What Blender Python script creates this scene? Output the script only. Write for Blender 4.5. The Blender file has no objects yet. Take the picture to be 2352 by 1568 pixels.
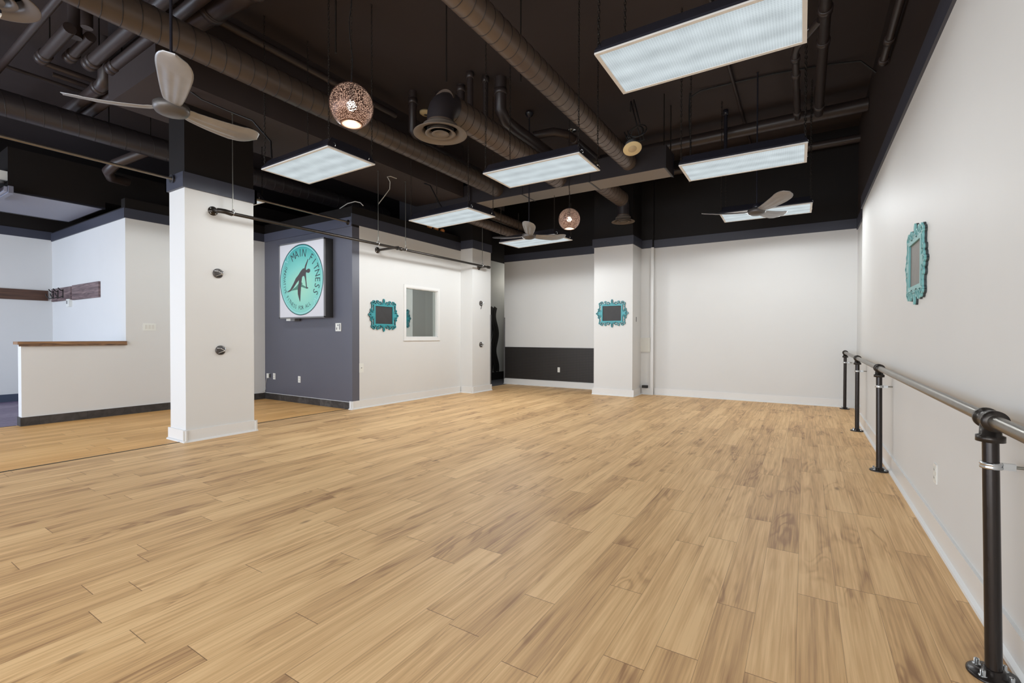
import bpy, bmesh, math, random
from mathutils import Vector, Matrix, Euler
random.seed(7)
S = bpy.context.scene
COL = S.collection
PI = math.pi
# ------------------------------------------------------------------ camera, world, exposure, daylight
yaw, pitch, roll = 0.56087, -0.01091, 0.00193
fw = Vector((-math.sin(yaw)*math.cos(pitch), math.cos(yaw)*math.cos(pitch), math.sin(pitch)))
rt = Vector((math.cos(yaw), math.sin(yaw), 0)); up = rt.cross(fw)
r2 = rt*math.cos(roll)+up*math.sin(roll); u2 = r2.cross(fw)
cd = bpy.data.cameras.new('camera'); cam = bpy.data.objects.new('camera', cd); COL.objects.link(cam)
m = Matrix((r2, u2, -fw)).transposed().to_4x4(); m.translation = Vector((0, 0, 1.25))
cam.matrix_world = m
cd.sensor_width = 36; cd.lens = 36*1069.8/2352; cd.clip_start = 0.05; cd.clip_end = 100
S.camera = cam
S.view_settings.view_transform = 'Standard'; S.view_settings.look = 'None'
S.view_settings.exposure = 0.0; S.view_settings.gamma = 1.0; S.view_settings.use_curve_mapping = False
w = bpy.data.worlds.new('world'); S.world = w; w.use_nodes = True
w.node_tree.nodes['Background'].inputs[0].default_value = (0.75, 0.86, 1.0, 1)
w.node_tree.nodes['Background'].inputs[1].default_value = 1.0
def area(name, loc, rot, sx, sy, e, col):
    l = bpy.data.lights.new(name, 'AREA'); l.shape = 'RECTANGLE'; l.size = sx; l.size_y = sy; l.energy = e; l.color = col
    o = bpy.data.objects.new(name, l); o.location = loc; o.rotation_euler = rot; COL.objects.link(o); return o
# entry daylight through unseen storefront glass; studio one is added fill behind the camera
area('fill_studio', (-2.6, -3.45, 1.75), (PI/2, 0, 0), 6.0, 2.9, 350, (0.93, 0.97, 1.0))
area('daylight_entry', (-9.6, -3.45, 1.75), (PI/2, 0, 0), 5.2, 2.9, 430, (0.70, 0.82, 1.0))
SPOT_E = 72.0
LAMP_K = [.10, .32, .12, .85, .42, .85, 1.15, .5, .05]

# ------------------------------------------------------------------ materials
def lin(c):
    c = [x/255 for x in c]
    return tuple((x/12.92 if x <= .04045 else ((x+.055)/1.055)**2.4) for x in c)+(1,)
def mat(name, col, rough=.5, metal=0, spec=.5, emis=None, es=0, bump=None, var=0, vscale=3):
    mt = bpy.data.materials.new(name); mt.use_nodes = True; nt = mt.node_tree; b = nt.nodes['Principled BSDF']
    c = lin(col) if max(col) > 1 else tuple(col)+(1,)
    b.inputs['Base Color'].default_value = c; b.inputs['Roughness'].default_value = rough; b.inputs['Metallic'].default_value = metal
    b.inputs['Specular IOR Level'].default_value = spec
    if emis:
        b.inputs['Emission Color'].default_value = lin(emis); b.inputs['Emission Strength'].default_value = es
    geo = nt.nodes.new('ShaderNodeTexCoord')
    if var:
        n = nt.nodes.new('ShaderNodeTexNoise'); n.inputs['Scale'].default_value = vscale; n.inputs['Detail'].default_value = 6
        nt.links.new(geo.outputs['Object'], n.inputs['Vector'])
        r = nt.nodes.new('ShaderNodeMapRange'); r.inputs['To Min'].default_value = 1-var; r.inputs['To Max'].default_value = 1+var
        nt.links.new(n.outputs[0], r.inputs['Value'])
        mx = nt.nodes.new('ShaderNodeVectorMath'); mx.operation = 'SCALE'; mx.inputs[0].default_value = c[:3]
        nt.links.new(r.outputs[0], mx.inputs['Scale']); nt.links.new(mx.outputs[0], b.inputs['Base Color'])
    if bump:
        n2 = nt.nodes.new('ShaderNodeTexNoise'); n2.inputs['Scale'].default_value = bump[0]; n2.inputs['Detail'].default_value = 4
        nt.links.new(geo.outputs['Object'], n2.inputs['Vector'])
        bp = nt.nodes.new('ShaderNodeBump'); bp.inputs['Strength'].default_value = bump[1]; bp.inputs['Distance'].default_value = bump[2]
        nt.links.new(n2.outputs[0], bp.inputs['Height']); nt.links.new(bp.outputs[0], b.inputs['Normal'])
    return mt
def N(nt, t, **k):
    n = nt.nodes.new(t)
    for a, v in k.items(): setattr(n, a, v)
    return n
def mathn(nt, op, a, b=None, c=None):
    n = nt.nodes.new('ShaderNodeMath'); n.operation = op
    for i, v in enumerate((a, b, c)):
        if v is None: continue
        if isinstance(v, (int, float)): n.inputs[i].default_value = v
        else: nt.links.new(v, n.inputs[i])
    return n.outputs[0]
def ramp(nt, f, stops):
    r = nt.nodes.new('ShaderNodeValToRGB'); e = r.color_ramp.elements
    while len(e) < len(stops): e.new(.5)
    for i, (p, c) in enumerate(stops): e[i].position = p; e[i].color = lin(c) if max(c) > 1 else tuple(c)+(1,)
    nt.links.new(f, r.inputs[0]); return r.outputs[0]
def mixc(nt, f, a, b, mode='MIX'):
    n = nt.nodes.new('ShaderNodeMix'); n.data_type = 'RGBA'; n.blend_type = mode
    for i, v in ((0, f), (6, a), (7, b)):
        if isinstance(v, (int, float)): n.inputs[i].default_value = v
        elif isinstance(v, tuple): n.inputs[i].default_value = v
        else: nt.links.new(v, n.inputs[i])
    return n.outputs[2]
def wood_floor(name, light, mid, dark, knot=True, plankw=.16, plankl=1.22, contrast=1.0, rough=.48):
    mt = bpy.data.materials.new(name); mt.use_nodes = True; nt = mt.node_tree; b = nt.nodes['Principled BSDF']
    g = N(nt, 'ShaderNodeNewGeometry'); sp = N(nt, 'ShaderNodeSeparateXYZ'); nt.links.new(g.outputs['Position'], sp.inputs[0])
    X, Y = sp.outputs[0], sp.outputs[1]
    rowf = mathn(nt, 'DIVIDE', mathn(nt, 'ADD', X, 40.02), plankw); row = mathn(nt, 'FLOOR', rowf)
    wn = N(nt, 'ShaderNodeTexWhiteNoise', noise_dimensions='1D'); nt.links.new(row, wn.inputs['W'])
    yf = mathn(nt, 'ADD', mathn(nt, 'DIVIDE', mathn(nt, 'ADD', Y, 40), plankl), wn.outputs['Value'])
    colf = mathn(nt, 'FLOOR', yf)
    cb = N(nt, 'ShaderNodeCombineXYZ'); nt.links.new(row, cb.inputs[0]); nt.links.new(colf, cb.inputs[1])
    w2 = N(nt, 'ShaderNodeTexWhiteNoise', noise_dimensions='3D'); nt.links.new(cb.outputs[0], w2.inputs['Vector'])
    rnd = w2.outputs['Value']
    # grain: long stretched noise with a per-plank offset
    off = mathn(nt, 'MULTIPLY', rnd, 57.0)
    v1 = N(nt, 'ShaderNodeCombineXYZ'); nt.links.new(mathn(nt, 'MULTIPLY', X, 7.0), v1.inputs[0]); nt.links.new(mathn(nt, 'MULTIPLY', Y, 1.3), v1.inputs[1]); nt.links.new(off, v1.inputs[2])
    n1 = N(nt, 'ShaderNodeTexNoise'); n1.inputs['Scale'].default_value = 1.0; n1.inputs['Detail'].default_value = 2.0; n1.inputs['Distortion'].default_value = 0.6
    nt.links.new(v1.outputs[0], n1.inputs['Vector'])
    rings = mathn(nt, 'SINE', mathn(nt, 'MULTIPLY', n1.outputs[0], 52.0))       # cathedral figure
    rings = mathn(nt, 'ADD', mathn(nt, 'MULTIPLY', rings, .5), .5)
    rings = mathn(nt, 'POWER', rings, 2.0)
    v2 = N(nt, 'ShaderNodeCombineXYZ'); nt.links.new(mathn(nt, 'MULTIPLY', X, 110.0), v2.inputs[0]); nt.links.new(mathn(nt, 'MULTIPLY', Y, 2.6), v2.inputs[1]); nt.links.new(off, v2.inputs[2])
    n2 = N(nt, 'ShaderNodeTexNoise'); n2.inputs['Scale'].default_value = 1.0; n2.inputs['Detail'].default_value = 5.0
    nt.links.new(v2.outputs[0], n2.inputs['Vector'])
    v3 = N(nt, 'ShaderNodeCombineXYZ'); nt.links.new(mathn(nt, 'MULTIPLY', X, 24.0), v3.inputs[0]); nt.links.new(mathn(nt, 'MULTIPLY', Y, 1.0), v3.inputs[1]); nt.links.new(off, v3.inputs[2])
    n3 = N(nt, 'ShaderNodeTexNoise'); n3.inputs['Scale'].default_value = 1.0; n3.inputs['Detail'].default_value = 3.0; n3.inputs['Distortion'].default_value = .5
    nt.links.new(v3.outputs[0], n3.inputs['Vector'])
    v5 = N(nt, 'ShaderNodeCombineXYZ'); nt.links.new(mathn(nt, 'MULTIPLY', X, 5.0), v5.inputs[0]); nt.links.new(mathn(nt, 'MULTIPLY', Y, 1.6), v5.inputs[1]); nt.links.new(mathn(nt, 'MULTIPLY', rnd, 31.0), v5.inputs[2])
    n5 = N(nt, 'ShaderNodeTexNoise'); n5.inputs['Scale'].default_value = 1.0; n5.inputs['Detail'].default_value = 1.0; nt.links.new(v5.outputs[0], n5.inputs['Vector'])
    mk = N(nt, 'ShaderNodeMapRange'); mk.inputs['From Min'].default_value = .52; mk.inputs['From Max'].default_value = .66; nt.links.new(n5.outputs[0], mk.inputs['Value'])
    t = mathn(nt, 'ADD', mathn(nt, 'MULTIPLY', n2.outputs[0], .34), mathn(nt, 'MULTIPLY', n3.outputs[0], .36))
    t = mathn(nt, 'ADD', t, mathn(nt, 'MULTIPLY', mathn(nt, 'MULTIPLY', mathn(nt, 'ADD', rings, .25), mk.outputs[0]), .12*contrast))
    t = mathn(nt, 'ADD', t, mathn(nt, 'MULTIPLY', mathn(nt, 'SUBTRACT', rnd, .5), .13))
    c = ramp(nt, t, [(.25, light), (.37, mid), (.56, dark)])
    if knot:
        v4 = N(nt, 'ShaderNodeCombineXYZ'); nt.links.new(mathn(nt, 'MULTIPLY', X, 3.2), v4.inputs[0]); nt.links.new(mathn(nt, 'MULTIPLY', Y, 1.25), v4.inputs[1])
        vo = N(nt, 'ShaderNodeTexVoronoi'); vo.inputs['Scale'].default_value = 1.0; nt.links.new(v4.outputs[0], vo.inputs['Vector'])
        dn = mathn(nt, 'ADD', vo.outputs['Distance'], mathn(nt, 'MULTIPLY', mathn(nt, 'SUBTRACT', n2.outputs[0], .5), .05))
        k = N(nt, 'ShaderNodeMapRange'); k.inputs['From Min'].default_value = .012; k.inputs['From Max'].default_value = .075; k.inputs['To Min'].default_value = .85; k.inputs['To Max'].default_value = 0
        nt.links.new(dn, k.inputs['Value'])
        c = mixc(nt, k.outputs[0], c, lin((104, 70, 48)))
    # joints
    fx = mathn(nt, 'FRACT', rowf); fy = mathn(nt, 'FRACT', yf)
    ex = mathn(nt, 'MINIMUM', fx, mathn(nt, 'SUBTRACT', 1, fx)); ey = mathn(nt, 'MINIMUM', fy, mathn(nt, 'SUBTRACT', 1, fy))
    jx = mathn(nt, 'LESS_THAN', mathn(nt, 'MULTIPLY', ex, plankw), .0009); jy = mathn(nt, 'LESS_THAN', mathn(nt, 'MULTIPLY', ey, plankl), .0016)
    j = mathn(nt, 'MAXIMUM', mathn(nt, 'MULTIPLY', jx, .5), mathn(nt, 'MULTIPLY', jy, .75))
    c = mixc(nt, j, c, lin((96, 68, 44)))
    nt.links.new(c, b.inputs['Base Color'])
    nt.links.new(mathn(nt, 'ADD', rough-.05, mathn(nt, 'MULTIPLY', n2.outputs[0], .1)), b.inputs['Roughness'])
    b.inputs['Specular IOR Level'].default_value = .28
    bp = N(nt, 'ShaderNodeBump'); bp.inputs['Strength'].default_value = .15; bp.inputs['Distance'].default_value = .001
    nt.links.new(mathn(nt, 'SUBTRACT', n2.outputs[0], j), bp.inputs['Height']); nt.links.new(bp.outputs[0], b.inputs['Normal'])
    return mt
def tile_mat(name, c1, c2, grout, tw, th, axis='XZ', off=.0):
    mt = bpy.data.materials.new(name); mt.use_nodes = True; nt = mt.node_tree; b = nt.nodes['Principled BSDF']
    g = N(nt, 'ShaderNodeNewGeometry'); sp = N(nt, 'ShaderNodeSeparateXYZ'); nt.links.new(g.outputs['Position'], sp.inputs[0])
    ax = {'X': 0, 'Y': 1, 'Z': 2}
    A, B = sp.outputs[ax[axis[0]]], sp.outputs[ax[axis[1]]]
    fa = mathn(nt, 'FRACT', mathn(nt, 'DIVIDE', mathn(nt, 'ADD', A, 40+off), tw)); fb = mathn(nt, 'FRACT', mathn(nt, 'DIVIDE', mathn(nt, 'ADD', B, 40), th))
    ia = mathn(nt, 'FLOOR', mathn(nt, 'DIVIDE', mathn(nt, 'ADD', A, 40+off), tw))
    wn = N(nt, 'ShaderNodeTexWhiteNoise', noise_dimensions='1D'); nt.links.new(ia, wn.inputs['W'])
    n = N(nt, 'ShaderNodeTexNoise'); n.inputs['Scale'].default_value = 9; n.inputs['Detail'].default_value = 7; n.inputs['Distortion'].default_value = 1
    nt.links.new(g.outputs['Position'], n.inputs['Vector'])
    f = mathn(nt, 'ADD', mathn(nt, 'MULTIPLY', n.outputs[0], .9), mathn(nt, 'MULTIPLY', mathn(nt, 'SUBTRACT', wn.outputs[0], .5), .3))
    c = ramp(nt, f, [(.3, c1), (.7, c2)])
    e = mathn(nt, 'MAXIMUM', mathn(nt, 'LESS_THAN', mathn(nt, 'MULTIPLY', fa, tw), .004), mathn(nt, 'LESS_THAN', mathn(nt, 'MULTIPLY', fb, th), .003 if axis[1] != 'Z' else -1))
    nt.links.new(mixc(nt, e, c, lin(grout)), b.inputs['Base Color']); b.inputs['Roughness'].default_value = .45
    return mt
M = {}
M['white'] = mat('wall_paint_white', (0.70, 0.695, 0.68), .55, var=.025, vscale=1.5, bump=(220, .1, .0006), spec=.3)
M['trimwhite'] = mat('trim_gloss_white', (0.76, 0.755, 0.74), .3, var=.01)
M['band'] = mat('band_slate_paint', (62, 64, 76), .45, var=.03)
M['slate'] = mat('feature_wall_slate', (92, 93, 104), .36, var=.04, vscale=2, bump=(150, .08, .0005))
M['blacklit'] = mat('right_upper_black_lit', (50, 40, 38), .6, var=.1, vscale=2.5)  # same black paint, lightened for the stronger light on this wall
M['black'] = mat('upper_wall_black_paint', (22, 17, 15), .6, var=.12, vscale=2.5, bump=(60, .2, .001), spec=.3)
M['ceil'] = mat('ceiling_dark_brown_paint', (58, 50, 49), .7, var=.12, vscale=1.2, bump=(30, .2, .002), spec=.3)
M['duct'] = mat('duct_brown_paint', (96, 82, 72), .36, var=.06, vscale=6, spec=.5)
M['ductmid'] = mat('duct_dark_brown_paint', (76, 64, 56), .4, var=.06, vscale=6)
M['ductdark'] = mat('duct_slate_paint', (48, 43, 45), .4, var=.05, vscale=6)
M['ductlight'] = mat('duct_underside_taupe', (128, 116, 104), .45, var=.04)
M['pipe'] = mat('pipe_brown_paint', (56, 47, 45), .4, var=.05)
M['housing'] = mat('fixture_black_enamel', (40, 40, 48), .25)
M['cream'] = mat('fixture_rim_cream', (226, 224, 220), .4)
M['seam'] = mat('duct_seam_dark', (34, 27, 24), .5)
M['chrome'] = mat('bright_zinc', (205, 208, 210), .25, 1)
M['zinc'] = mat('zinc_rod', (150, 148, 140), .35, 1)
M['iron'] = mat('black_iron_pipe', (58, 53, 49), .3, .65, var=.12, vscale=14)
M['ironrail'] = mat('worn_steel_pipe', (126, 120, 112), .3, .85, var=.15, vscale=14)
M['ironpost'] = mat('black_post_pipe', (44, 38, 35), .25, .45, var=.1, vscale=20)
M['alu'] = mat('brushed_aluminium_blade', (150, 149, 150), .38, .45, var=.15, vscale=12)
M['fanhub'] = mat('fan_hub_grey', (88, 84, 82), .4, .4)
M['diffu'] = mat('diffuser_taupe_enamel', (112, 101, 91), .4)
M['diffudark'] = mat('diffuser_dark_gap', (22, 19, 18), .7)
M['turq'] = mat('turquoise_lacquer', (58, 150, 158), .35, var=.12, vscale=25)
M['turqpale'] = mat('pale_turquoise_lacquer', (120, 178, 178), .35, var=.12, vscale=25)
M['turqdark'] = mat('frame_dark_edge', (52, 60, 62), .5)
M['chalk'] = mat('chalkboard_slate', (50, 49, 50), .6, var=.25, vscale=9)
M['greyboard'] = mat('dusty_grey_board', (132, 130, 126), .6, var=.12, vscale=14)
M['plastic'] = mat('white_plastic', (228, 228, 222), .35)
M['plasticdark'] = mat('socket_slots', (70, 70, 70), .5)
M['rubber'] = mat('black_rubber', (30, 27, 26), .55)
M['mat'] = None
M['paper'] = mat('off_white_board', (216, 214, 206), .5)
M['wireWhite'] = mat('white_cable', (205, 200, 190), .5)
M['wireBlack'] = mat('black_cable', (20, 18, 18), .5)
M['yellowed'] = mat('yellowed_plastic', (226, 206, 160), .45)
M['signwhite'] = mat('sign_face_white', (212, 211, 216), .35)
M['signgrey'] = mat('sign_trim_aluminium', (128, 128, 130), .4, .3)
M['signblack'] = mat('sign_cabinet_black', (44, 43, 44), .45)
M['ink'] = mat('sign_ink_dark', (40, 52, 60), .5)
M['body'] = mat('sign_figure_charcoal', (70, 64, 66), .5)
M['shadowink'] = mat('sign_figure_green', (78, 128, 112), .5)
M['lightblue'] = mat('sign_pale_ring', (178, 216, 222), .5)
M['orange'] = mat('orange_cap', (190, 120, 60), .5)
M['fluff'] = mat('loose_insulation', (190, 165, 130), .9)
M['floor'] = wood_floor('laminate_oak_planks', (236, 196, 144), (216, 174, 123), (166, 126, 88))
M['floor2'] = wood_floor('laminate_honey_planks', (240, 190, 124), (224, 170, 104), (184, 132, 78), knot=False, contrast=.4)
M['floor3'] = tile_mat('mauve_stone_floor', (112, 96, 122), (140, 124, 146), (84, 76, 92), .45, .45, 'XY')
M['tileY'] = tile_mat('slate_skirting_tile_y', (50, 47, 46), (78, 74, 72), (34, 32, 31), .52, .3, 'YZ', .12)
M['tileX'] = tile_mat('slate_skirting_tile_x', (50, 47, 46), (86, 84, 82), (34, 32, 31), .32, .3, 'XZ')
def woodboard(name, c1, c2, c3, sx):
    mt = bpy.data.materials.new(name); mt.use_nodes = True; nt = mt.node_tree; b = nt.nodes['Principled BSDF']
    g = N(nt, 'ShaderNodeTexCoord'); mp = N(nt, 'ShaderNodeMapping'); mp.inputs['Scale'].default_value = sx; nt.links.new(g.outputs['Object'], mp.inputs[0])
    n = N(nt, 'ShaderNodeTexNoise'); n.inputs['Scale'].default_value = 1; n.inputs['Detail'].default_value = 6; n.inputs['Distortion'].default_value = 1.5
    nt.links.new(mp.outputs[0], n.inputs['Vector'])
    nt.links.new(ramp(nt, n.outputs[0], [(.3, c1), (.5, c2), (.7, c3)]), b.inputs['Base Color']); b.inputs['Roughness'].default_value = .45
    return mt
M['walnutY'] = woodboard('dark_walnut_plank', (58, 40, 34), (84, 58, 46), (104, 74, 56), (5, 1.5, 40))
M['barn'] = woodboard('weathered_barn_plank', (64, 50, 54), (112, 92, 94), (150, 128, 126), (2, 5, 38))
M['cap'] = woodboard('bar_cap_wood', (92, 64, 42), (134, 98, 66), (160, 122, 84), (20, 2, 30))
# ribbed rubber mat panel: small studs in relief
mt = bpy.data.materials.new('studded_rubber_panel'); mt.use_nodes = True; nt = mt.node_tree; b = nt.nodes['Principled BSDF']
g = N(nt, 'ShaderNodeTexCoord'); mp = N(nt, 'ShaderNodeMapping'); mp.inputs['Scale'].default_value = (26, 26, 26); nt.links.new(g.outputs['Object'], mp.inputs[0])
sp = N(nt, 'ShaderNodeSeparateXYZ'); nt.links.new(mp.outputs[0], sp.inputs[0])
dx = mathn(nt, 'SUBTRACT', mathn(nt, 'FRACT', sp.outputs[0]), .5); dz = mathn(nt, 'SUBTRACT', mathn(nt, 'FRACT', sp.outputs[2]), .5)
d = mathn(nt, 'SQRT', mathn(nt, 'ADD', mathn(nt, 'MULTIPLY', dx, dx), mathn(nt, 'MULTIPLY', dz, dz)))
st = mathn(nt, 'LESS_THAN', d, .2)
nt.links.new(mixc(nt, st, lin((32, 29, 28)), lin((82, 78, 74))), b.inputs['Base Color']); b.inputs['Roughness'].default_value = .5
bp = N(nt, 'ShaderNodeBump'); bp.inputs['Distance'].default_value = .004; nt.links.new(st, bp.inputs['Height']); nt.links.new(bp.outputs[0], b.inputs['Normal'])
M['mat'] = mt
# prismatic lens of the fluorescent troffers (gives off light)
def lens_mat(name, strength):
    mt = bpy.data.materials.new(name); mt.use_nodes = True; nt = mt.node_tree
    for n in list(nt.nodes): nt.nodes.remove(n)
    out = N(nt, 'ShaderNodeOutputMaterial'); em = N(nt, 'ShaderNodeEmission')
    g = N(nt, 'ShaderNodeTexCoord'); sp = N(nt, 'ShaderNodeSeparateXYZ'); nt.links.new(g.outputs['Object'], sp.inputs[0])
    X, Y = sp.outputs[0], sp.outputs[1]
    # fluorescent tubes run lengthwise: soft bright bands
    tb = mathn(nt, 'COSINE', mathn(nt, 'MULTIPLY', mathn(nt, 'ADD', Y, .0), 2*PI/.19))
    n = N(nt, 'ShaderNodeTexNoise'); n.inputs['Scale'].default_value = 5; n.inputs['Detail'].default_value = 2; nt.links.new(g.outputs['Object'], n.inputs['Vector'])
    gx = mathn(nt, 'COSINE', mathn(nt, 'MULTIPLY', X, 2*PI/.0165)); gy = mathn(nt, 'COSINE', mathn(nt, 'MULTIPLY', Y, 2*PI/.0165))
    v = mathn(nt, 'ADD', .78, mathn(nt, 'MULTIPLY', tb, .07))
    v = mathn(nt, 'ADD', v, mathn(nt, 'MULTIPLY', mathn(nt, 'SUBTRACT', n.outputs[0], .5), .35))
    v = mathn(nt, 'ADD', v, mathn(nt, 'MULTIPLY', mathn(nt, 'MAXIMUM', gx, gy), .10))
    v = mathn(nt, 'MULTIPLY', v, strength)
    em.inputs['Color'].default_value = (.86, .96, 1.0, 1); nt.links.new(v, em.inputs['Strength'])
    nt.links.new(em.outputs[0], out.inputs[0]); return mt
M['lens'] = lens_mat('prismatic_lens', .80)
# perforated copper globe
mt = bpy.data.materials.new('perforated_copper'); mt.use_nodes = True; nt = mt.node_tree; b = nt.nodes['Principled BSDF']
b.inputs['Base Color'].default_value = lin((92, 66, 56)); b.inputs['Metallic'].default_value = .6; b.inputs['Roughness'].default_value = .35
g = N(nt, 'ShaderNodeTexCoord'); vo = N(nt, 'ShaderNodeTexVoronoi'); vo.inputs['Scale'].default_value = 130; vo.inputs['Randomness'].default_value = .6; nt.links.new(g.outputs['Object'], vo.inputs['Vector'])
hole = mathn(nt, 'LESS_THAN', vo.outputs['Distance'], .40)
tr = N(nt, 'ShaderNodeBsdfTransparent'); mx = N(nt, 'ShaderNodeMixShader'); nt.links.new(hole, mx.inputs[0]); nt.links.new(b.outputs[0], mx.inputs[1]); nt.links.new(tr.outputs[0], mx.inputs[2])
nt.links.new(mx.outputs[0], nt.nodes['Material Output'].inputs[0]); M['perf'] = mt
M['globein'] = mat('inner_frosted_glass', (214, 180, 158), .5, emis=(255, 222, 200), es=.55)
M['globeplain'] = mat('copper_collar', (128, 98, 80), .35, .7)
M['bulb'] = mat('warm_bulb', (255, 244, 224), .5, emis=(255, 246, 230), es=14)
M['bottomglow'] = mat('lit_opening', (120, 116, 110), .5, emis=(255, 240, 220), es=.92)
nt = M['globein'].node_tree; tr = N(nt, 'ShaderNodeBsdfTransparent'); mx = N(nt, 'ShaderNodeMixShader'); mx.inputs[0].default_value = .45
nt.links.new(nt.nodes['Principled BSDF'].outputs[0], mx.inputs[1]); nt.links.new(tr.outputs[0], mx.inputs[2]); nt.links.new(mx.outputs[0], nt.nodes['Material Output'].inputs[0])
# tinted mirror-like window glass
mt = bpy.data.materials.new('reflective_window_glass'); mt.use_nodes = True; nt = mt.node_tree
for n in list(nt.nodes): nt.nodes.remove(n)
out = N(nt, 'ShaderNodeOutputMaterial'); gl = N(nt, 'ShaderNodeBsdfGlossy'); gl.inputs['Roughness'].default_value = .0; gl.inputs['Color'].default_value = (.9, .96, .93, 1)
tr = N(nt, 'ShaderNodeBsdfTransparent'); tr.inputs['Color'].default_value = (.5, .55, .53, 1); mx = N(nt, 'ShaderNodeMixShader'); mx.inputs[0].default_value = .52
nt.links.new(tr.outputs[0], mx.inputs[1]); nt.links.new(gl.outputs[0], mx.inputs[2]); nt.links.new(mx.outputs[0], out.inputs[0]); M['glass'] = mt
mt = bpy.data.materials.new('clear_glass'); mt.use_nodes = True; nt = mt.node_tree
for n in list(nt.nodes): nt.nodes.remove(n)
out = N(nt, 'ShaderNodeOutputMaterial'); gl = N(nt, 'ShaderNodeBsdfGlossy'); gl.inputs['Roughness'].default_value = 0
tr = N(nt, 'ShaderNodeBsdfTransparent'); mx = N(nt, 'ShaderNodeMixShader'); mx.inputs[0].default_value = .06
nt.links.new(tr.outputs[0], mx.inputs[1]); nt.links.new(gl.outputs[0], mx.inputs[2]); nt.links.new(mx.outputs[0], out.inputs[0]); M['clear'] = mt
# sign disc print: turquoise gradient of the artwork
mt = bpy.data.materials.new('sign_turquoise_print'); mt.use_nodes = True; nt = mt.node_tree; b = nt.nodes['Principled BSDF']
g = N(nt, 'ShaderNodeTexCoord'); sp = N(nt, 'ShaderNodeSeparateXYZ'); nt.links.new(g.outputs['Object'], sp.inputs[0])
dd = mathn(nt, 'SQRT', mathn(nt, 'ADD', mathn(nt, 'POWER', mathn(nt, 'ADD', sp.outputs[0], -.03), 2), mathn(nt, 'POWER', mathn(nt, 'ADD', sp.outputs[2], .12), 2)))
up_ = mathn(nt, 'MULTIPLY', mathn(nt, 'MAXIMUM', sp.outputs[2], 0), .55)
f = mathn(nt, 'ADD', mathn(nt, 'MULTIPLY', dd, .85), up_)
nt.links.new(ramp(nt, f, [(.05, (160, 214, 190)), (.45, (124, 200, 190)), (.95, (58, 158, 156))]), b.inputs['Base Color']); b.inputs['Roughness'].default_value = .4
M['signteal'] = mt

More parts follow.
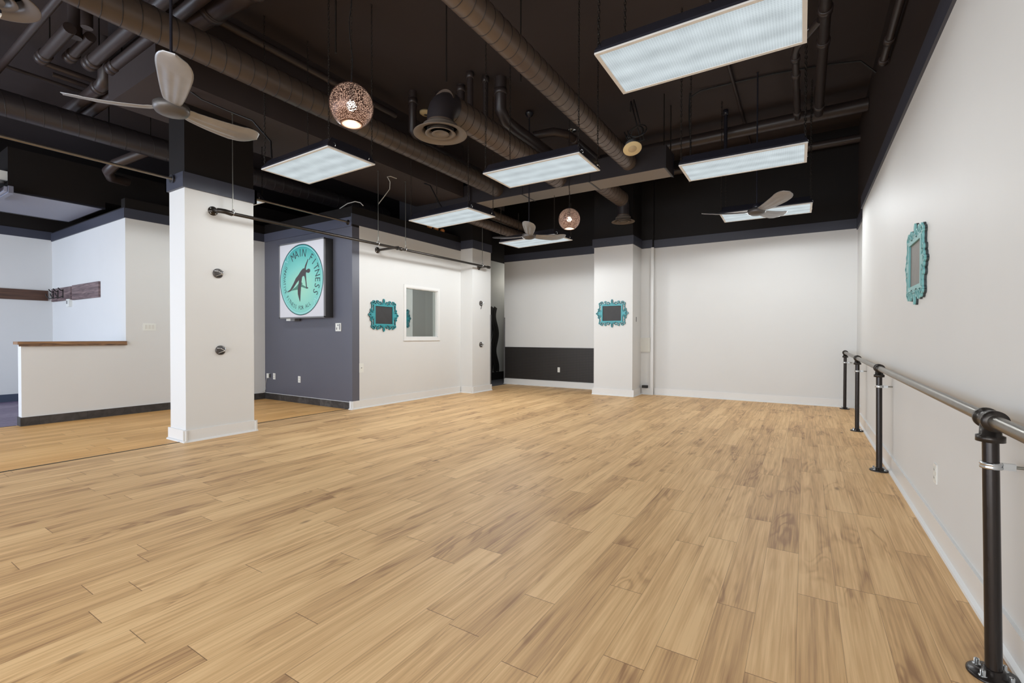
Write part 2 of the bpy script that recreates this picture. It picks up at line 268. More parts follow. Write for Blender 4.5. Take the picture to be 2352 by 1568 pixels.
# ------------------------------------------------------------------ mesh helpers
class MB:
    def __init__(s): s.v = []; s.f = []; s.mi = []; s.sm = []
    def add(s, vs, fs, mi=0, smooth=False):
        b = len(s.v); s.v += [tuple(x) for x in vs]
        for f in fs: s.f.append([b+i for i in f]); s.mi.append(mi); s.sm.append(smooth)
        return s
    def box(s, x0, x1, y0, y1, z0, z1, mi=0):
        if x0 > x1: x0, x1 = x1, x0
        if y0 > y1: y0, y1 = y1, y0
        if z0 > z1: z0, z1 = z1, z0
        return s.add([(x0,y0,z0),(x1,y0,z0),(x1,y1,z0),(x0,y1,z0),(x0,y0,z1),(x1,y0,z1),(x1,y1,z1),(x0,y1,z1)],
                     [(0,3,2,1),(4,5,6,7),(0,1,5,4),(1,2,6,5),(2,3,7,6),(3,0,4,7)], mi)
    def tube(s, pts, r, n=16, mi=0, cap=True, closed=False):
        pts = [Vector(p) for p in pts]; rr = r if isinstance(r, (list, tuple)) else [r]*len(pts)
        vs = []; prev = None; L = len(pts)
        for i, p in enumerate(pts):
            a = pts[(i-1) % L] if (closed or i > 0) else pts[i]; c = pts[(i+1) % L] if (closed or i < L-1) else pts[i]
            d = (c-a)
            if d.length < 1e-9: d = Vector((0,0,1))
            d.normalize()
            if prev is None:
                u = d.cross(Vector((0,0,1)))
                if u.length < 1e-3: u = d.cross(Vector((0,1,0)))
            else: u = prev-d*prev.dot(d)
            u.normalize(); prev = u; w_ = d.cross(u)
            for k in range(n):
                t = 2*PI*k/n; vs.append(p+(u*math.cos(t)+w_*math.sin(t))*rr[i])
        fs = []
        for i in range(L if closed else L-1):
            j = (i+1) % L
            for k in range(n): fs.append((i*n+k, i*n+(k+1) % n, j*n+(k+1) % n, j*n+k))
        s.add(vs, fs, mi, True)
        if cap and not closed:
            s.add(vs[:n], [tuple(range(n-1, -1, -1))], mi); s.add(vs[-n:], [tuple(range(n))], mi)
        return s
    def lathe(s, prof, o, ax='Z', n=32, mi=0, smooth=True):
        o = Vector(o); A = {'Z': (Vector((1,0,0)), Vector((0,1,0)), Vector((0,0,1))), 'Y': (Vector((1,0,0)), Vector((0,0,-1)), Vector((0,1,0))), 'X': (Vector((0,1,0)), Vector((0,0,1)), Vector((1,0,0)))}[ax]
        vs = []
        for r, h in prof:
            for k in range(n):
                t = 2*PI*k/n; vs.append(o+A[0]*r*math.cos(t)+A[1]*r*math.sin(t)+A[2]*h)
        fs = [(i*n+k, i*n+(k+1) % n, (i+1)*n+(k+1) % n, (i+1)*n+k) for i in range(len(prof)-1) for k in range(n)]
        s.add(vs, fs, mi, smooth)
        if prof[0][0] > 1e-4: s.add(vs[:n], [tuple(range(n-1, -1, -1))], mi)
        if prof[-1][0] > 1e-4: s.add(vs[-n:], [tuple(range(n))], mi)
        return s
    def prism(s, poly, fn, t, mi=0):
        """poly: 2D outline; fn(u,v,d)->3D; extruded by t"""
        n = len(poly); a = [fn(u, v, 0) for u, v in poly]; b_ = [fn(u, v, t) for u, v in poly]
        return s.add(a+b_, [tuple(range(n)), tuple(range(2*n-1, n-1, -1))]+[(i, n+i, n+(i+1) % n, (i+1) % n) for i in range(n)], mi)
    def ribbon(s, pts, w_, fn, d0, t, mi=0, closed=False):
        """flat strip of width w_ along 2D pts, thickness t from depth d0"""
        L = len(pts); P = [Vector((p[0], p[1])) for p in pts]; a = []; c = []
        for i in range(L):
            p0 = P[(i-1) % L] if (closed or i > 0) else P[i]; p1 = P[(i+1) % L] if (closed or i < L-1) else P[i]
            d = p1-p0; d = d.normalized() if d.length > 1e-9 else Vector((1, 0)); nn = Vector((-d.y, d.x))*w_/2
            a.append(P[i]+nn); c.append(P[i]-nn)
        vs = []
        for i in range(L): vs += [fn(a[i].x, a[i].y, d0), fn(c[i].x, c[i].y, d0), fn(c[i].x, c[i].y, d0+t), fn(a[i].x, a[i].y, d0+t)]
        fs = []
        for i in range(L if closed else L-1):
            j = (i+1) % L
            for k in range(4): fs.append((i*4+k, i*4+(k+1) % 4, j*4+(k+1) % 4, j*4+k))
        if not closed: fs += [(3, 2, 1, 0), tuple((L-1)*4+k for k in range(4))]
        return s.add(vs, fs, mi)
    def obj(s, name, mats, parent=None, origin=(0, 0, 0), recalc=True):
        me = bpy.data.meshes.new(name); o_ = Vector(origin)
        me.from_pydata([tuple(Vector(v)-o_) for v in s.v], [], s.f)
        if not isinstance(mats, (list, tuple)): mats = [mats]
        for m_ in mats: me.materials.append(m_)
        me.polygons.foreach_set('material_index', s.mi); me.polygons.foreach_set('use_smooth', s.sm)
        if recalc:
            bm = bmesh.new(); bm.from_mesh(me); bmesh.ops.recalc_face_normals(bm, faces=bm.faces); bm.to_mesh(me); bm.free()
        me.update()
        o = bpy.data.objects.new(name, me); COL.objects.link(o); o.location = o_
        if parent is not None:
            o.parent = parent; o.location = o_-Vector(world_loc(parent)) if not parent.get('_local') else o_
        return o
def world_loc(o):
    l = Vector(o.location)
    return l if o.parent is None else l+world_loc(o.parent)
def thing(name, label, cat, loc=(0, 0, 0), rz=0, group=None):
    o = bpy.data.objects.new(name, None); COL.objects.link(o); o.location = loc; o.rotation_euler = (0, 0, rz); o.empty_display_size = .05
    return tag(o, label, cat, group)
def tag(o, label, cat, group=None):
    o['label'] = label; o['category'] = cat
    if group: o['group'] = group
    return o
def struct(o): o['kind'] = 'structure'; return o
def box(name, m_, *b, parent=None): return MB().box(*b).obj(name, m_, parent)
# things built round their own origin: parts are given in local coordinates
def lpart(mb, name, mats, parent):
    o = mb.obj(name, mats); o.parent = parent; return o
def dup(root, loc, rz, label, group=None):
    r = root.copy(); COL.objects.link(r); r.location = loc; r.rotation_euler = (0, 0, rz); r['label'] = label
    if group: r['group'] = group
    def rec(a, b_):
        for ch in list(a.children):
            if ch.type == 'LIGHT': c = ch.copy(); c.data = ch.data
            else: c = ch.copy()
            COL.objects.link(c); c.parent = b_; rec(ch, c)
    rec(root, r); return r

# ------------------------------------------------------------------ structure: floors
XE, YF, YB, ZC = -12.72, -3.3, 13.0, 4.95
def slab(name, poly, m_, z0=-.1, z1=0): return struct(MB().prism(poly, lambda u, v, d: (u, v, z1-d), z1-z0).obj(name, m_))
slab('floor', [(-6.2, YF), (1.0, YF), (1.0, YB), (-6.61, YB), (-6.61, 3.0), (-6.2, 3.0)], M['floor'])
slab('floor.001', [(-9.24, YF), (-6.212, YF), (-6.212, 3.012), (-6.622, 3.012), (-6.622, 5.3), (-9.24, 5.3)], M['floor2'])
slab('floor.002', [(XE, YF), (-9.24, YF), (-9.24, YB), (XE, YB)], M['floor3'])
slab('floor.003', [(-9.24, 5.3), (-6.62, 5.3), (-6.62, YB), (-9.24, YB)], mat('corridor_grey_floor', (92, 92, 98), .5), z1=-.001)
struct(box('trim_1', M['rubber'], -6.222, -6.198, YF, 2.58, -.02, .003)); struct(box('trim_2', M['rubber'], -6.632, -6.608, 3.3, 5.22, -.02, .003))
struct(box('trim_3', M['rubber'], -9.25, -9.235, YF, 1.8, -.02, .003))
struct(box('ceiling', M['ceil'], XE-.3, 1.3, YF-.3, YB+.3, ZC, ZC+.15))
# ------------------------------------------------------------------ walls
W, B = M['white'], M['black']
def wall(name, x0, x1, y0, y1, zw, zt, z0=0, white=W):
    o = struct(box(name, white, x0, x1, y0, y1, z0, zw))
    if zt > zw: struct(box(name+'_upper', B, x0, x1, y0, y1, zw, zt))
    return o
struct(box('wall_right', W, .70, 1.0, YF, 8.46, 0, 3.12)); struct(box('wall_right_recess', W, .776, 1.0, 8.46, 10.15, 0, 3.16))
struct(box('wall_right_upper', M['blacklit'], .77, 1.0, YF, 8.46, 3.12, ZC)); struct(box('wall_right_recess_upper', M['blacklit'], .776, 1.0, 8.46, 10.15, 3.16, ZC))
wall('wall_back', -2.76, 1.0, 10.15, 10.4, 3.16, ZC)
wall('wall_back_chase', -3.02, -2.76, 10.09, 10.4, 3.16, ZC)
struct(box('trim_4', M['trimwhite'], -2.80, -2.745, 10.05, 10.09, 0, 3.16))
wall('wall_pillar_back', -3.87, -3.02, 9.5, 10.4, 3.17, ZC)
wall('wall_recess', -6.73, -3.87, 10.33, 10.5, 3.2, ZC)
wall('wall_corridor_right', -6.73, -6.6, 10.5, YB, 3.2, ZC)
wall('wall_corridor_left', -7.75, -7.55, 8.9, YB, 3.4, ZC, white=mat('corridor_paint_grey', (0.52, 0.52, 0.50), .55))
wall('wall_pillar_side', -7.55, -6.17, 8.19, 8.89, 3.19, ZC)
# window wall with its opening
wy0, wy1, wz0, wz1 = 6.504, 7.42, 1.232, 2.19
mb = MB(); mb.box(-6.65, -6.5, 5.4, wy0, 0, 3.15).box(-6.65, -6.5, wy1, 8.19, 0, 3.15).box(-6.65, -6.5, wy0, wy1, 0, wz0).box(-6.65, -6.5, wy0, wy1, wz1, 3.15)
struct(mb.obj('wall_window', W)); struct(box('wall_window_upper', B, -6.65, -6.5, 5.4, 8.19, 3.15, 3.46))
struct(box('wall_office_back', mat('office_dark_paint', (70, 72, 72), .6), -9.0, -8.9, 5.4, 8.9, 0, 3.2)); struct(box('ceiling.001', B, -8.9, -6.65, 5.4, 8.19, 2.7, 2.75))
wall('wall_slate', -9.12, -6.5, 5.25, 5.4, 3.11, 3.45, white=M['slate'])
wall('wall_left', -9.27, -9.12, 3.0, 5.4, 3.12, 3.43)
struct(box('wall_left_half', W, -9.27, -9.12, 1.83, 3.0, 0, 1.125))
wall('wall_entry', XE, -9.27, 3.0, 3.15, 3.12, 3.3)
wall('wall_end', XE-.2, XE, YF, YB, 3.14, ZC)
wall('wall_far', XE, -7.75, YB, YB+.2, .1, ZC, white=B); struct(box('wall_corridor_end', W, -7.75, 1.0, YB, YB+.2, 0, ZC))
wall('wall_pillar_left', -6.52, -6.13, 2.58, 3.38, 2.99, 3.96)
# unseen front wall: storefront openings with glass, studio one added to let light in
mb = MB(); mb.box(XE, 1.0, YF-.2, YF, 3.2, ZC).box(XE, 1.0, YF-.2, YF, 0, .3)
for a, b_ in ((XE, -12.2), (-7.0, -5.6), (.4, 1.0)): mb.box(a, b_, YF-.2, YF, .3, 3.2)
struct(mb.obj('wall_front', W))
for k, (a, b_) in enumerate(((-12.2, -7.0), (-5.6, .4))):
    mb = MB(); mb.box(a, b_, YF-.14, YF-.08, .3, .36).box(a, b_, YF-.14, YF-.08, 3.14, 3.2)
    nn = 4
    for i in range(nn+1):
        x = a+(b_-a)*i/nn; mb.box(max(a, x-.03), min(b_, x+.03), YF-.14, YF-.08, .36, 3.14)
    fo = struct(mb.obj('window_%d' % (k+2), M['signgrey'])); box('pane', M['clear'], a, b_, YF-.115, YF-.105, .36, 3.14, parent=fo)
# dropped bulkhead along the pillar line and the duct bulkhead at the entry
struct(box('ceiling.002', M['ceil'], -6.9, -5.65, 2.12, 7.2, 3.96, ZC))
# ------------------------------------------------------------------ slate bands (trim) and skirting
def bandbox(i, *b): struct(box('trim_%d' % i, M['band'], *b))
bandbox(5, .68, .70, YF, 8.46, 3.117, 3.288); bandbox(6, .756, .776, 8.46, 10.13, 3.13, 3.31)
bandbox(7, -2.78, .776, 10.13, 10.15, 3.155, 3.325); bandbox(8, -3.0, -2.78, 10.07, 10.09, 3.155, 3.33)
mb = MB(); mb.box(-3.90, -3.0, 9.47, 9.5, 3.165, 3.345).box(-3.02, -3.0, 9.5, 10.07, 3.165, 3.345).box(-3.90, -3.87, 9.5, 10.31, 3.165, 3.345); struct(mb.obj('trim_9', M['band']))
bandbox(10, -6.73, -3.9, 10.31, 10.33, 3.2, 3.385)
mb = MB(); mb.box(-6.5, -6.48, 5.23, 8.17, 3.145, 3.325); struct(mb.obj('trim_11', M['band']))
mb = MB(); mb.box(-6.48, -6.15, 8.17, 8.19, 3.18, 3.36).box(-6.17, -6.15, 8.19, 8.91, 3.18, 3.36); struct(mb.obj('trim_12', M['band']))
struct(box('trim_13', mat('band_slate_feature', (84, 86, 100), .4, var=.03), -9.10, -6.5, 5.23, 5.25, 3.11, 3.27))
mb = MB(); mb.box(-9.12, -9.10, 2.98, 5.23, 3.115, 3.27).box(XE+.02, -9.12, 2.98, 3.0, 3.115, 3.27); struct(mb.obj('trim_14', M['band']))
bandbox(15, XE, XE+.02, YF, 3.0, 3.14, 3.30)
mb = MB(); mb.box(-6.55, -6.10, 2.55, 2.58, 2.98, 3.155).box(-6.13, -6.10, 2.58, 3.41, 2.98, 3.155).box(-6.55, -6.10, 3.38, 3.41, 2.98, 3.155).box(-6.55, -6.52, 2.55, 3.41, 2.98, 3.155); struct(mb.obj('trim_16', M['band']))
# white baseboards with quarter-round
def base(i, segs):
    mb = MB()
    for (ax, c, a, b_, s) in segs:   # ax: wall plane axis, c: plane, s: outward sign
        if ax == 'x':
            mb.box(c, c+s*.015, a, b_, 0, .14)
            mb.add([(c+s*.015, a, 0), (c+s*.035, a, 0), (c+s*.032, a, .012), (c+s*.015, a, .022), (c+s*.015, b_, 0), (c+s*.035, b_, 0), (c+s*.032, b_, .012), (c+s*.015, b_, .022)], [(0,1,2,3),(7,6,5,4),(0,4,5,1),(1,5,6,2),(2,6,7,3),(3,7,4,0)])
        else:
            mb.box(a, b_, c, c+s*.015, 0, .14)
            mb.add([(a, c+s*.015, 0), (a, c+s*.035, 0), (a, c+s*.032, .012), (a, c+s*.015, .022), (b_, c+s*.015, 0), (b_, c+s*.035, 0), (b_, c+s*.032, .012), (b_, c+s*.015, .022)], [(3,2,1,0),(4,5,6,7),(1,5,4,0),(2,6,5,1),(3,7,6,2),(0,4,7,3)])
    struct(mb.obj('baseboard_'+i, M['trimwhite']))
base('right', [('x', .70, YF, 8.46, -1), ('x', .776, 8.46, 10.1, -1)])
base('back', [('y', 10.15, -2.745, .76, -1)]); base('back_chase', [('y', 10.09, -3.0, -2.80, -1)])
base('pillar_back', [('y', 9.5, -3.905, -2.985, -1), ('x', -3.02, 9.5, 10.05, 1)])
base('recess', [('y', 10.33, -6.73, -3.88, -1)])
base('window_side', [('x', -6.5, 5.215, 8.17, 1), ('y', 5.25, -6.56, -6.465, -1)])
base('pillar_side', [('y', 8.19, -6.465, -6.135, -1), ('x', -6.17, 8.155, 8.92, 1)])
base('pillar_left', [('x', -6.13, 2.545, 3.415, 1), ('y', 2.58, -6.555, -6.095, -1), ('y', 3.38, -6.555, -6.095, 1)])
# slate tile skirting
struct(box('baseboard_left', M['tileY'], -9.12, -9.105, 1.83, 5.24, 0, .12)); struct(box('baseboard_left_end', M['tileX'], -9.27, -9.105, 1.815, 1.83, 0, .12))
struct(box('baseboard_slate', M['tileX'], -9.105, -6.57, 5.235, 5.25, 0, .12))
struct(box('baseboard_end', mat('end_skirting_blue_grey', (66, 74, 92), .4), XE, XE+.015, YF, 3.0, 0, .14)); struct(box('baseboard_entry', M['tileX'], XE+.02, -9.28, 2.985, 3.0, 0, .14))
struct(box('baseboard_corridor', M['rubber'], -7.55, -7.535, 8.9, YB, 0, .22))
# white caulk line over slate skirting
mb = MB(); mb.box(-9.12, -9.112, 1.83, 5.24, .12, .127).box(-9.1, -6.57, 5.243, 5.25, .12, .127); struct(mb.obj('trim_17', M['trimwhite']))
# corner bead strips at the corridor mouth
struct(box('trim_18', M['signgrey'], -6.172, -6.162, 8.865, 8.9, .1, 1.75)); struct(box('trim_19', M['signgrey'], -6.74, -6.705, 10.322, 10.334, .14, 1.75))
# half-wall wooden cap
cp = tag(box('half_wall_ledge', M['cap'], -9.31, -9.075, 1.79, 3.0, 1.125, 1.165), 'brown wooden ledge capping the white half wall at the entry', 'ledge')
box('edge_strip', woodboard('cap_edge_wood', (70, 50, 36), (112, 82, 58), (140, 106, 74), (20, 6, 20)), -9.085, -9.07, 1.80, 3.0, 1.10, 1.125, parent=cp)
# window: trim, sill, glass
wf = MB(); t = .055
wf.box(-6.5, -6.485, wy0-t, wy0, wz0-t, wz1+t).box(-6.5, -6.485, wy1, wy1+t, wz0-t, wz1+t).box(-6.5, -6.485, wy0, wy1, wz1, wz1+t).box(-6.5, -6.485, wy0, wy1, wz0-t, wz0)
wf.box(-6.64, -6.5, wy0, wy0+.012, wz0, wz1).box(-6.64, -6.5, wy1-.012, wy1, wz0, wz1).box(-6.64, -6.5, wy0, wy1, wz1-.012, wz1).box(-6.64, -6.5, wy0, wy1, wz0, wz0+.012)
wf.box(-6.5, -6.478, wy0-t-.006, wy1+t+.006, wz0-t-.014, wz0-t)
wfo = struct(wf.obj('window_1', M['trimwhite'])); box('pane', M['glass'], -6.56, -6.552, wy0+.012, wy1-.012, wz0+.012, wz1-.012, parent=wfo)
# corridor door seen edge-on
dr = struct(box('door_1', M['rubber'], -7.5, -6.95, 12.35, 12.40, .02, 2.1))
_l = bpy.data.lights.new('corridor_fill', 'POINT'); _l.energy = 11; _l.color = (1, .97, .88); _l.shadow_soft_size = .12  # unseen point light added to brighten the corridor
_o = bpy.data.objects.new('corridor_fill', _l); COL.objects.link(_o); _o.location = (-7.0, 11.9, 2.9)
# ------------------------------------------------------------------ rubber panel on the recess wall
rp = tag(MB().box(-6.70, -3.89, 10.318, 10.3295, .155, .975).obj('rubber_panel', M['mat'], origin=(-5.3, 10.325, .55)), 'black studded rubber panel fixed low on the alcove wall', 'wall panel')
# ------------------------------------------------------------------ electrical plates
def plate_fn(ax, c, s):
    # local u along wall, v up, d out of the wall
    if ax == 'x': return lambda u, v, d: (c+s*d, u, v)
    return lambda u, v, d: (u, c+s*d, v)
def pbox(mb, fn, u0, u1, v0, v1, d0, d1, mi=0):
    a = fn(u0, v0, d0); b_ = fn(u1, v1, d1); return mb.box(a[0], b_[0], a[1], b_[1], a[2], b_[2], mi)
def outlet(name, ax, c, s, u, v, label, cat='socket', w_=.075, h_=.12, kind='outlet'):
    fn = plate_fn(ax, c, s); t_ = thing(name, label, cat, fn(u, v, 0))
    pbox(MB(), fn, u-w_/2, u+w_/2, v-h_/2, v+h_/2, 0, .006).obj('plate', M['plastic'], t_)
    if kind == 'outlet':
        for dv in (-.025, .025): 
            so = pbox(MB(), fn, u-.016, u+.016, v+dv-.014, v+dv+.014, .006, .009).obj('socket', M['paper'], t_)
            mb = MB(); pbox(mb, fn, u-.008, u-.005, v+dv-.006, v+dv+.006, .009, .0095); pbox(mb, fn, u+.005, u+.008, v+dv-.006, v+dv+.006, .009, .0095); mb.obj('slot', M['plasticdark'], so)
    elif kind == 'coax': 
        pbox(MB(), fn, u-.006, u+.006, v-.006, v+.006, .006, .014).obj('connector', M['plasticdark'], t_)
    return t_
outlet('power_outlet', 'y', 5.25, -1, -8.80, .46, 'white wall socket near the left corner of the slate wall')
outlet('power_outlet', 'y', 5.25, -1, -7.985, .44, 'white wall socket alone below the round logo sign')
outlet('power_outlet', 'y', 10.318, -1, -5.12, .43, 'white socket set into the black rubber panel', w_=.06)
outlet('power_outlet', 'x', .70, -1, 3.86, .40, 'white wall socket low on the right wall by the barre')
outlet('cable_outlet', 'x', -6.5, 1, 5.44, .70, 'white blank plate low on the wall left under the chalkboard frame', 'wall plate', .09, .16, 'coax')
# triple switch
fn = plate_fn('x', -9.12, 1); t_ = thing('light_switch', 'white triple light switch on the entry wall left of the big pillar', 'light switch', (-9.12, 3.315, 1.395))
pbox(MB(), fn, 3.225, 3.405, 1.335, 1.455, 0, .007).obj('plate', M['plastic'], t_)
for k in range(3): pbox(MB(), fn, 3.252+k*.046, 3.282+k*.046, 1.362, 1.428, .007, .012).obj('rocker', M['paper'], t_)
# thermostat-like double plate on slate wall
fn = plate_fn('y', 5.25, -1); t_ = thing('wall_controller', 'white square wall controller on the slate wall right below the sign', 'controller', (-6.85, 5.25, 1.41))
pbox(MB(), fn, -6.925, -6.78, 1.335, 1.475, 0, .012).obj('plate', M['plastic'], t_)
for q in ((-6.90, -6.88, 1.36, 1.40), (-6.82, -6.80, 1.36, 1.46), (-6.87, -6.84, 1.43, 1.45)): pbox(MB(), fn, *q, .012, .016).obj('button', M['signgrey'], t_)
# adapter with white cable in the corner
t_ = thing('power_adapter', 'white adapter box beside the corner socket with a trailing white cable', 'adapter', (-8.97, 5.25, .46))
fn = plate_fn('y', 5.25, -1)
pbox(MB(), fn, -9.02, -8.955, .42, .51, 0, .03).obj('body', M['plastic'], t_)
pbox(MB(), fn, -8.955, -8.925, .43, .50, 0, .018).obj('plug', M['plasticdark'], t_)
MB().tube([(-9.02, 5.235, .43), (-9.06, 5.238, .38), (-9.095, 5.24, .30), (-9.1, 5.24, .25), (-9.085, 5.24, .19), (-9.10, 5.22, .16), (-9.11, 5.18, .15)], .004, 6).obj('cable', M['wireWhite'], t_)
MB().tube([(-9.10+.03*math.cos(a), 5.20+.03*math.sin(a), .135+.012*math.sin(a)) for a in [k*PI/8 for k in range(16)]], .004, 6, closed=True).obj('cable_loop', M['wireWhite'], t_)
# small sensor on entry wall
t_ = thing('wall_sensor', 'small white thermostat box under the coat hook boards', 'thermostat', (-11.64, 3.0, 1.86))
fn = plate_fn('y', 3.0, -1)
pbox(MB(), fn, -11.72, -11.57, 1.79, 1.93, 0, .05).obj('body', M['plastic'], t_); pbox(MB(), fn, -11.70, -11.65, 1.84, 1.90, .05, .053).obj('display', M['signgrey'], t_)
# ------------------------------------------------------------------ coat boards
tag(MB().box(XE, XE+.03, .2, 2.93, 1.935, 2.135).obj('wall_plank', M['walnutY'], origin=(XE, 1.5, 2.03)), 'long dark walnut plank along the far left end wall', 'plank')
t_ = thing('coat_rack', 'short weathered board carrying three black coat hooks', 'coat rack', (-12.1, 3.0, 2.05))
MB().box(-12.66, -11.56, 2.97, 3.0, 1.915, 2.165).obj('board', M['barn'], t_)
for hx in (-12.52, -12.25, -11.96):
    h_ = MB().box(hx-.02, hx+.02, 2.962, 2.97, 1.97, 2.13).obj('hook', M['rubber'], t_)
    MB().tube([(hx, 2.965, 2.10), (hx+.03, 2.92, 2.11), (hx+.04, 2.89, 2.15)], .009, 8).obj('prong', M['rubber'], h_)
    MB().tube([(hx, 2.965, 2.0), (hx-.02, 2.92, 1.97), (hx-.05, 2.88, 2.01), (hx-.06, 2.87, 2.06)], .009, 8).obj('prong', M['rubber'], h_)
tag(MB().box(-11.48, -10.17, 2.97, 3.0, 1.905, 2.175).obj('wall_plank', M['barn'], origin=(-10.8, 2.98, 2.04)), 'bare weathered board right of the coat hooks', 'plank')
# ------------------------------------------------------------------ logo sign
SX0, SX1, SZ0, SZ1, SY = -8.335, -7.0, 1.575, 2.945, 5.076
cx, cz, R = (SX0+SX1)/2, (SZ0+SZ1)/2, .632
sg = thing('logo_sign', 'square lightbox sign with a turquoise round logo on the slate wall', 'sign', (cx, 5.25, cz))
MB().box(SX0, SX1, SY+.012, 5.25, SZ0, SZ1).obj('cabinet', M['signblack'], sg)
mb = MB()
for b_ in ((SX0-.005, SX1+.005, SZ0-.005, SZ0+.02), (SX0-.005, SX1+.005, SZ1-.02, SZ1+.005)): mb.box(b_[0], b_[1], SY-.004, SY+.02, b_[2], b_[3])
for b_ in ((SX0-.005, SX0+.02), (SX1-.02, SX1+.005)): mb.box(b_[0], b_[1], SY-.004, SY+.02, SZ0, SZ1)
mb.obj('rim', M['signgrey'], sg)
face = MB().box(SX0+.01, SX1-.01, SY, SY+.01, SZ0+.01, SZ1-.01).obj('face', M['signwhite'], sg)
sf = lambda u, v, d: (cx+u, SY-d, cz+v)
circ = lambda r, n=96: [(r*math.cos(2*PI*k/n), r*math.sin(2*PI*k/n)) for k in range(n)]
MB().prism(circ(R), sf, .001).obj('logo_disc', M['signteal'], face, origin=(cx, SY, cz))
MB().ribbon(circ(R), .014, sf, .001, .0008, closed=True).obj('outer_ring', M['ink'], face)
def zig(a0, a1, r, ends):
    pts = [(r*math.cos(math.radians(a)), r*math.sin(math.radians(a))) for a in [a0+(a1-a0)*k/60 for k in range(61)]]
    return pts
mb = MB()
# pale ring in two arcs, each ending in a small zigzag tick
A1 = zig(133, -38, R-.03, 1); A2 = zig(-50, -218, R-.03, 1)
mb.ribbon(A1, .009, sf, .001, .0008); mb.ribbon(A2, .009, sf, .001, .0008)
pol = lambda r, a: (r*math.cos(math.radians(a)), r*math.sin(math.radians(a)))
for a, sg_ in ((137.5, 1), (-44, 1)):
    mb.ribbon([pol(R-.03, a-4.5), pol(R-.10, a-1.5), pol(R-.055, a), pol(R-.11, a+2.5), pol(R-.03, a+4.5)], .008, sf, .001, .0008)
mb.obj('inner_ring', M['lightblue'], face)
def glyph(ch):
    cu = bpy.data.curves.new('g', 'FONT'); cu.body = ch; cu.size = 1; cu.align_x = 'CENTER'; cu.resolution_u = 3
    o = bpy.data.objects.new('g', cu); COL.objects.link(o); dg = bpy.context.evaluated_depsgraph_get(); dg.update()
    me = o.evaluated_get(dg).to_mesh(); vs = [v.co.copy() for v in me.vertices]; fs = [tuple(p.vertices) for p in me.polygons]
    o.evaluated_get(dg).to_mesh_clear(); bpy.data.objects.remove(o); bpy.data.curves.remove(cu); return vs, fs
GC = {}
def arc_text(name, txt, a0, step, r, size, outward, sx=.8):
    mb = MB()
    for i, ch in enumerate(txt):
        if ch == ' ': mb.obj(name, M['ink'], face, recalc=False); mb = MB(); continue
        if ch not in GC: GC[ch] = glyph(ch)
        vs, fs = GC[ch]; a = math.radians(a0+step*i); rot = a-PI/2 if outward else a+PI/2
        ca, sa = math.cos(rot), math.sin(rot); bx_, bz_ = r*math.cos(a), r*math.sin(a); out = []
        for v in vs:
            lx, lz = v.x*size*sx, v.y*size
            out.append(sf(bx_+lx*ca-lz*sa, bz_+lx*sa+lz*ca, .0015))
        mb.add(out, fs)
    mb.obj(name, M['ink'], face, recalc=False)
arc_text('lettering', 'MAIN FITNESS', 119, -13.5, .415, .20, True, .85)
arc_text('lettering', 'INNOVATIVE FITNESS FOR ALL', 150, 6.0, .535, .098, False, .9)
pp = lambda L: [((x-460)/315*.635, (735-y)/540*.635) for x, y in L]
def poly_face(name, L, m_, d=.0016):
    bm = bmesh.new(); vs = [bm.verts.new(sf(u, v, d)) for u, v in pp(L)]; 
    from mathutils.geometry import tessellate_polygon
    for tri in tessellate_polygon([[Vector((u, v, 0)) for u, v in pp(L)]]):
        try: bm.faces.new([vs[i] for i in tri])
        except ValueError: pass
    bmesh.ops.recalc_face_normals(bm, faces=bm.faces)
    if bm.faces[0].normal.y > 0: bmesh.ops.reverse_faces(bm, faces=bm.faces)
    me = bpy.data.meshes.new(name); o_ = Vector((cx, SY, cz))
    for v in bm.verts: v.co -= o_
    bm.to_mesh(me); bm.free(); me.materials.append(m_); o = bpy.data.objects.new(name, me); COL.objects.link(o); o.parent = face; o.location = o_-world_loc(face); return o
poly_face('figure_reflection', [(305,895),(340,866),(385,838),(422,795),(440,760),(470,775),(484,790),(480,812),(545,858),(566,872),(545,880),(470,845),(462,850),(455,960),(447,1045),(420,950),(412,882),(350,888)], M['shadowink'], .0014)
body = [(563,430),(569,441),(552,500),(536,556),(533,592),(548,596),(556,584),(572,580),(588,586),(596,604),(593,626),(582,641),(566,645),(552,636),(536,632),(534,660),(540,760),(548,852),(566,866),(568,874),(548,880),(536,866),(525,760),(512,690),(492,680),(478,700),(468,780),(461,850),(455,960),(450,1060),(443,1070),(436,1040),(414,950),(412,880),(425,800),(432,740),(400,775),(350,850),(303,900),(262,911),(254,903),(300,870),(345,790),(385,705),(425,655),(460,600),(490,569),(513,566),(522,524),(545,470)]
poly_face('figure', body, M['body'], .0018)
MB().box(-8.06, -7.93, 5.12, 5.22, SZ0-.05, SZ0).obj('power_box', M['signgrey'], sg); MB().box(-8.19, -8.06, 5.12, 5.2, SZ0-.045, SZ0).obj('label_plate', M['plastic'], sg)
